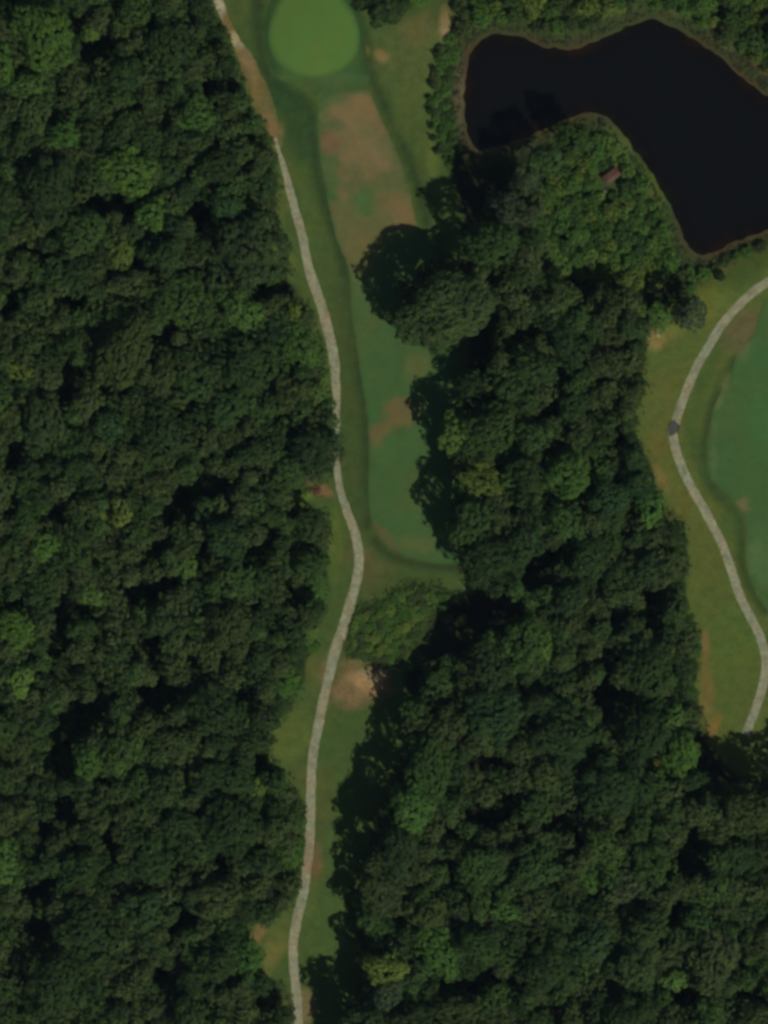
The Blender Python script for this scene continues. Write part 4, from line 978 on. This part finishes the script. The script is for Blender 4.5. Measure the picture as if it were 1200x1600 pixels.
def stone(px, py, r, label, mat=M_STONE, name='boulder', flat=.6):
    import bmesh
    bm = bmesh.new(); bmesh.ops.create_icosphere(bm, subdivisions=3, radius=1)
    q = random.Random(int(px * 7 + py))
    o3 = [q.uniform(0, 50) for _ in range(3)]
    from mathutils import noise
    for v in bm.verts:
        k = 1 + .35 * noise.noise(v.co * 1.3 + Vector(o3)) + .12 * noise.noise(v.co * 3.7 + Vector(o3))
        v.co = Vector((v.co.x * r * k * 1.25, v.co.y * r * k, v.co.z * r * k * flat))
    me = bpy.data.meshes.new(name); bm.to_mesh(me); bm.free(); me.materials.append(mat)
    o = bpy.data.objects.new(name, me); COL.objects.link(o)
    x, y = W(px, py, 0); o.location = (x, y, hz(x, y) + r * .15); o.rotation_euler = (0, 0, q.uniform(0, 6))
    tag(o, label, 'boulder')
stone(946, 299, .45, 'pale boulder beside the rusty-roofed hut')
stone(1028, 523, .5, 'larger pale boulder at the wood edge above the tan soil, east rough')
stone(1042, 514, .35, 'smaller pale boulder north-east of its larger neighbour, east rough')

# dark slab across the path bend (culvert cover) with its raised kerbs
sx, sy = W(1053, 669)
slab = bpy.data.objects.new('culvert_cover', None); COL.objects.link(slab); slab.location = (sx, sy, hz(sx, sy)); slab.rotation_euler = (0, 0, math.radians(-14))
tag(slab, 'dark grey culvert cover crossing the bend of the eastern cart path', 'culvert')
def rag_slab():
    n = 26; V = []; F = []
    for k in range(n):
        a = 2 * math.pi * k / n; r = 1 + .16 * math.sin(3 * a + 1) + random.uniform(-.09, .09)
        V.append((math.cos(a) * 1.15 * r, math.sin(a) * 1.75 * r, .06))
    V2_ = [(x * 1.05, y * 1.05, -.25) for x, y, z in V]
    V = V + V2_ + [(0, 0, .09)]
    F = [(k, n + k, n + (k + 1) % n, (k + 1) % n) for k in range(n)]
    o = mesh_obj('slab', np.array(V), np.array(F), M_SLAB, slab)
    T = [(2 * n, k, (k + 1) % n) for k in range(n)]
    mesh_obj('slab_top', np.array(V), np.array(T), M_SLAB, slab)
rag_slab()
part('edge_kerb', [(-1.32,-1.14,-1.0,1.05,-.2,.16)], M_SLAB, slab)
part('edge_kerb', [(1.10,1.27,-1.1,.9,-.2,.16)], M_SLAB, slab)

# pile of reddish dead branches by the path
bx, by = W(497, 768)
bp_ = bpy.data.objects.new('brush_pile', None); COL.objects.link(bp_); bp_.location = (bx, by, hz(bx, by))
tag(bp_, 'pile of reddish dead branches between the overhanging tree and the cart path', 'brush pile')
for k in range(46):
    V, F = [], []
    a = math.radians(35) + random.gauss(0, .7); x = random.gauss(0, .7); y = random.gauss(0, .45); L = random.uniform(.6, 1.6); z = random.uniform(.05, .5)
    p = (x - math.cos(a) * L / 2, y - math.sin(a) * L / 2, z); m_ = (x + random.uniform(-.1, .1), y + random.uniform(-.1, .1), z + .12); e = (x + math.cos(a) * L / 2, y + math.sin(a) * L / 2, z + random.uniform(-.05, .2))
    tube(V, F, p, m_, .07, .055, 5); tube(V, F, m_, e, .055, .02, 5)
    mesh_obj('branch', np.array(V), np.array(F), M_BRUSH, bp_)

# thin summer air between the ground and the aircraft
V, F = [], []
box_faces(V, F, -3700, 3700, -3700, 3700, -6, CAM_H + 12)
m, n, out = new_mat('thin_air')
pv = N(n, 'ShaderNodeVolumePrincipled'); pv.inputs['Color'].default_value = (0.5, 0.72, 1.0, 1); pv.inputs['Density'].default_value = 0.8e-5
n.links.new(pv.outputs[0], out.inputs['Volume'])
hz_ = mesh_obj('haze', np.array(V, float), np.array(F), m)
tag(hz_, 'thin bluish summer haze over the whole place', None, None, 'stuff')
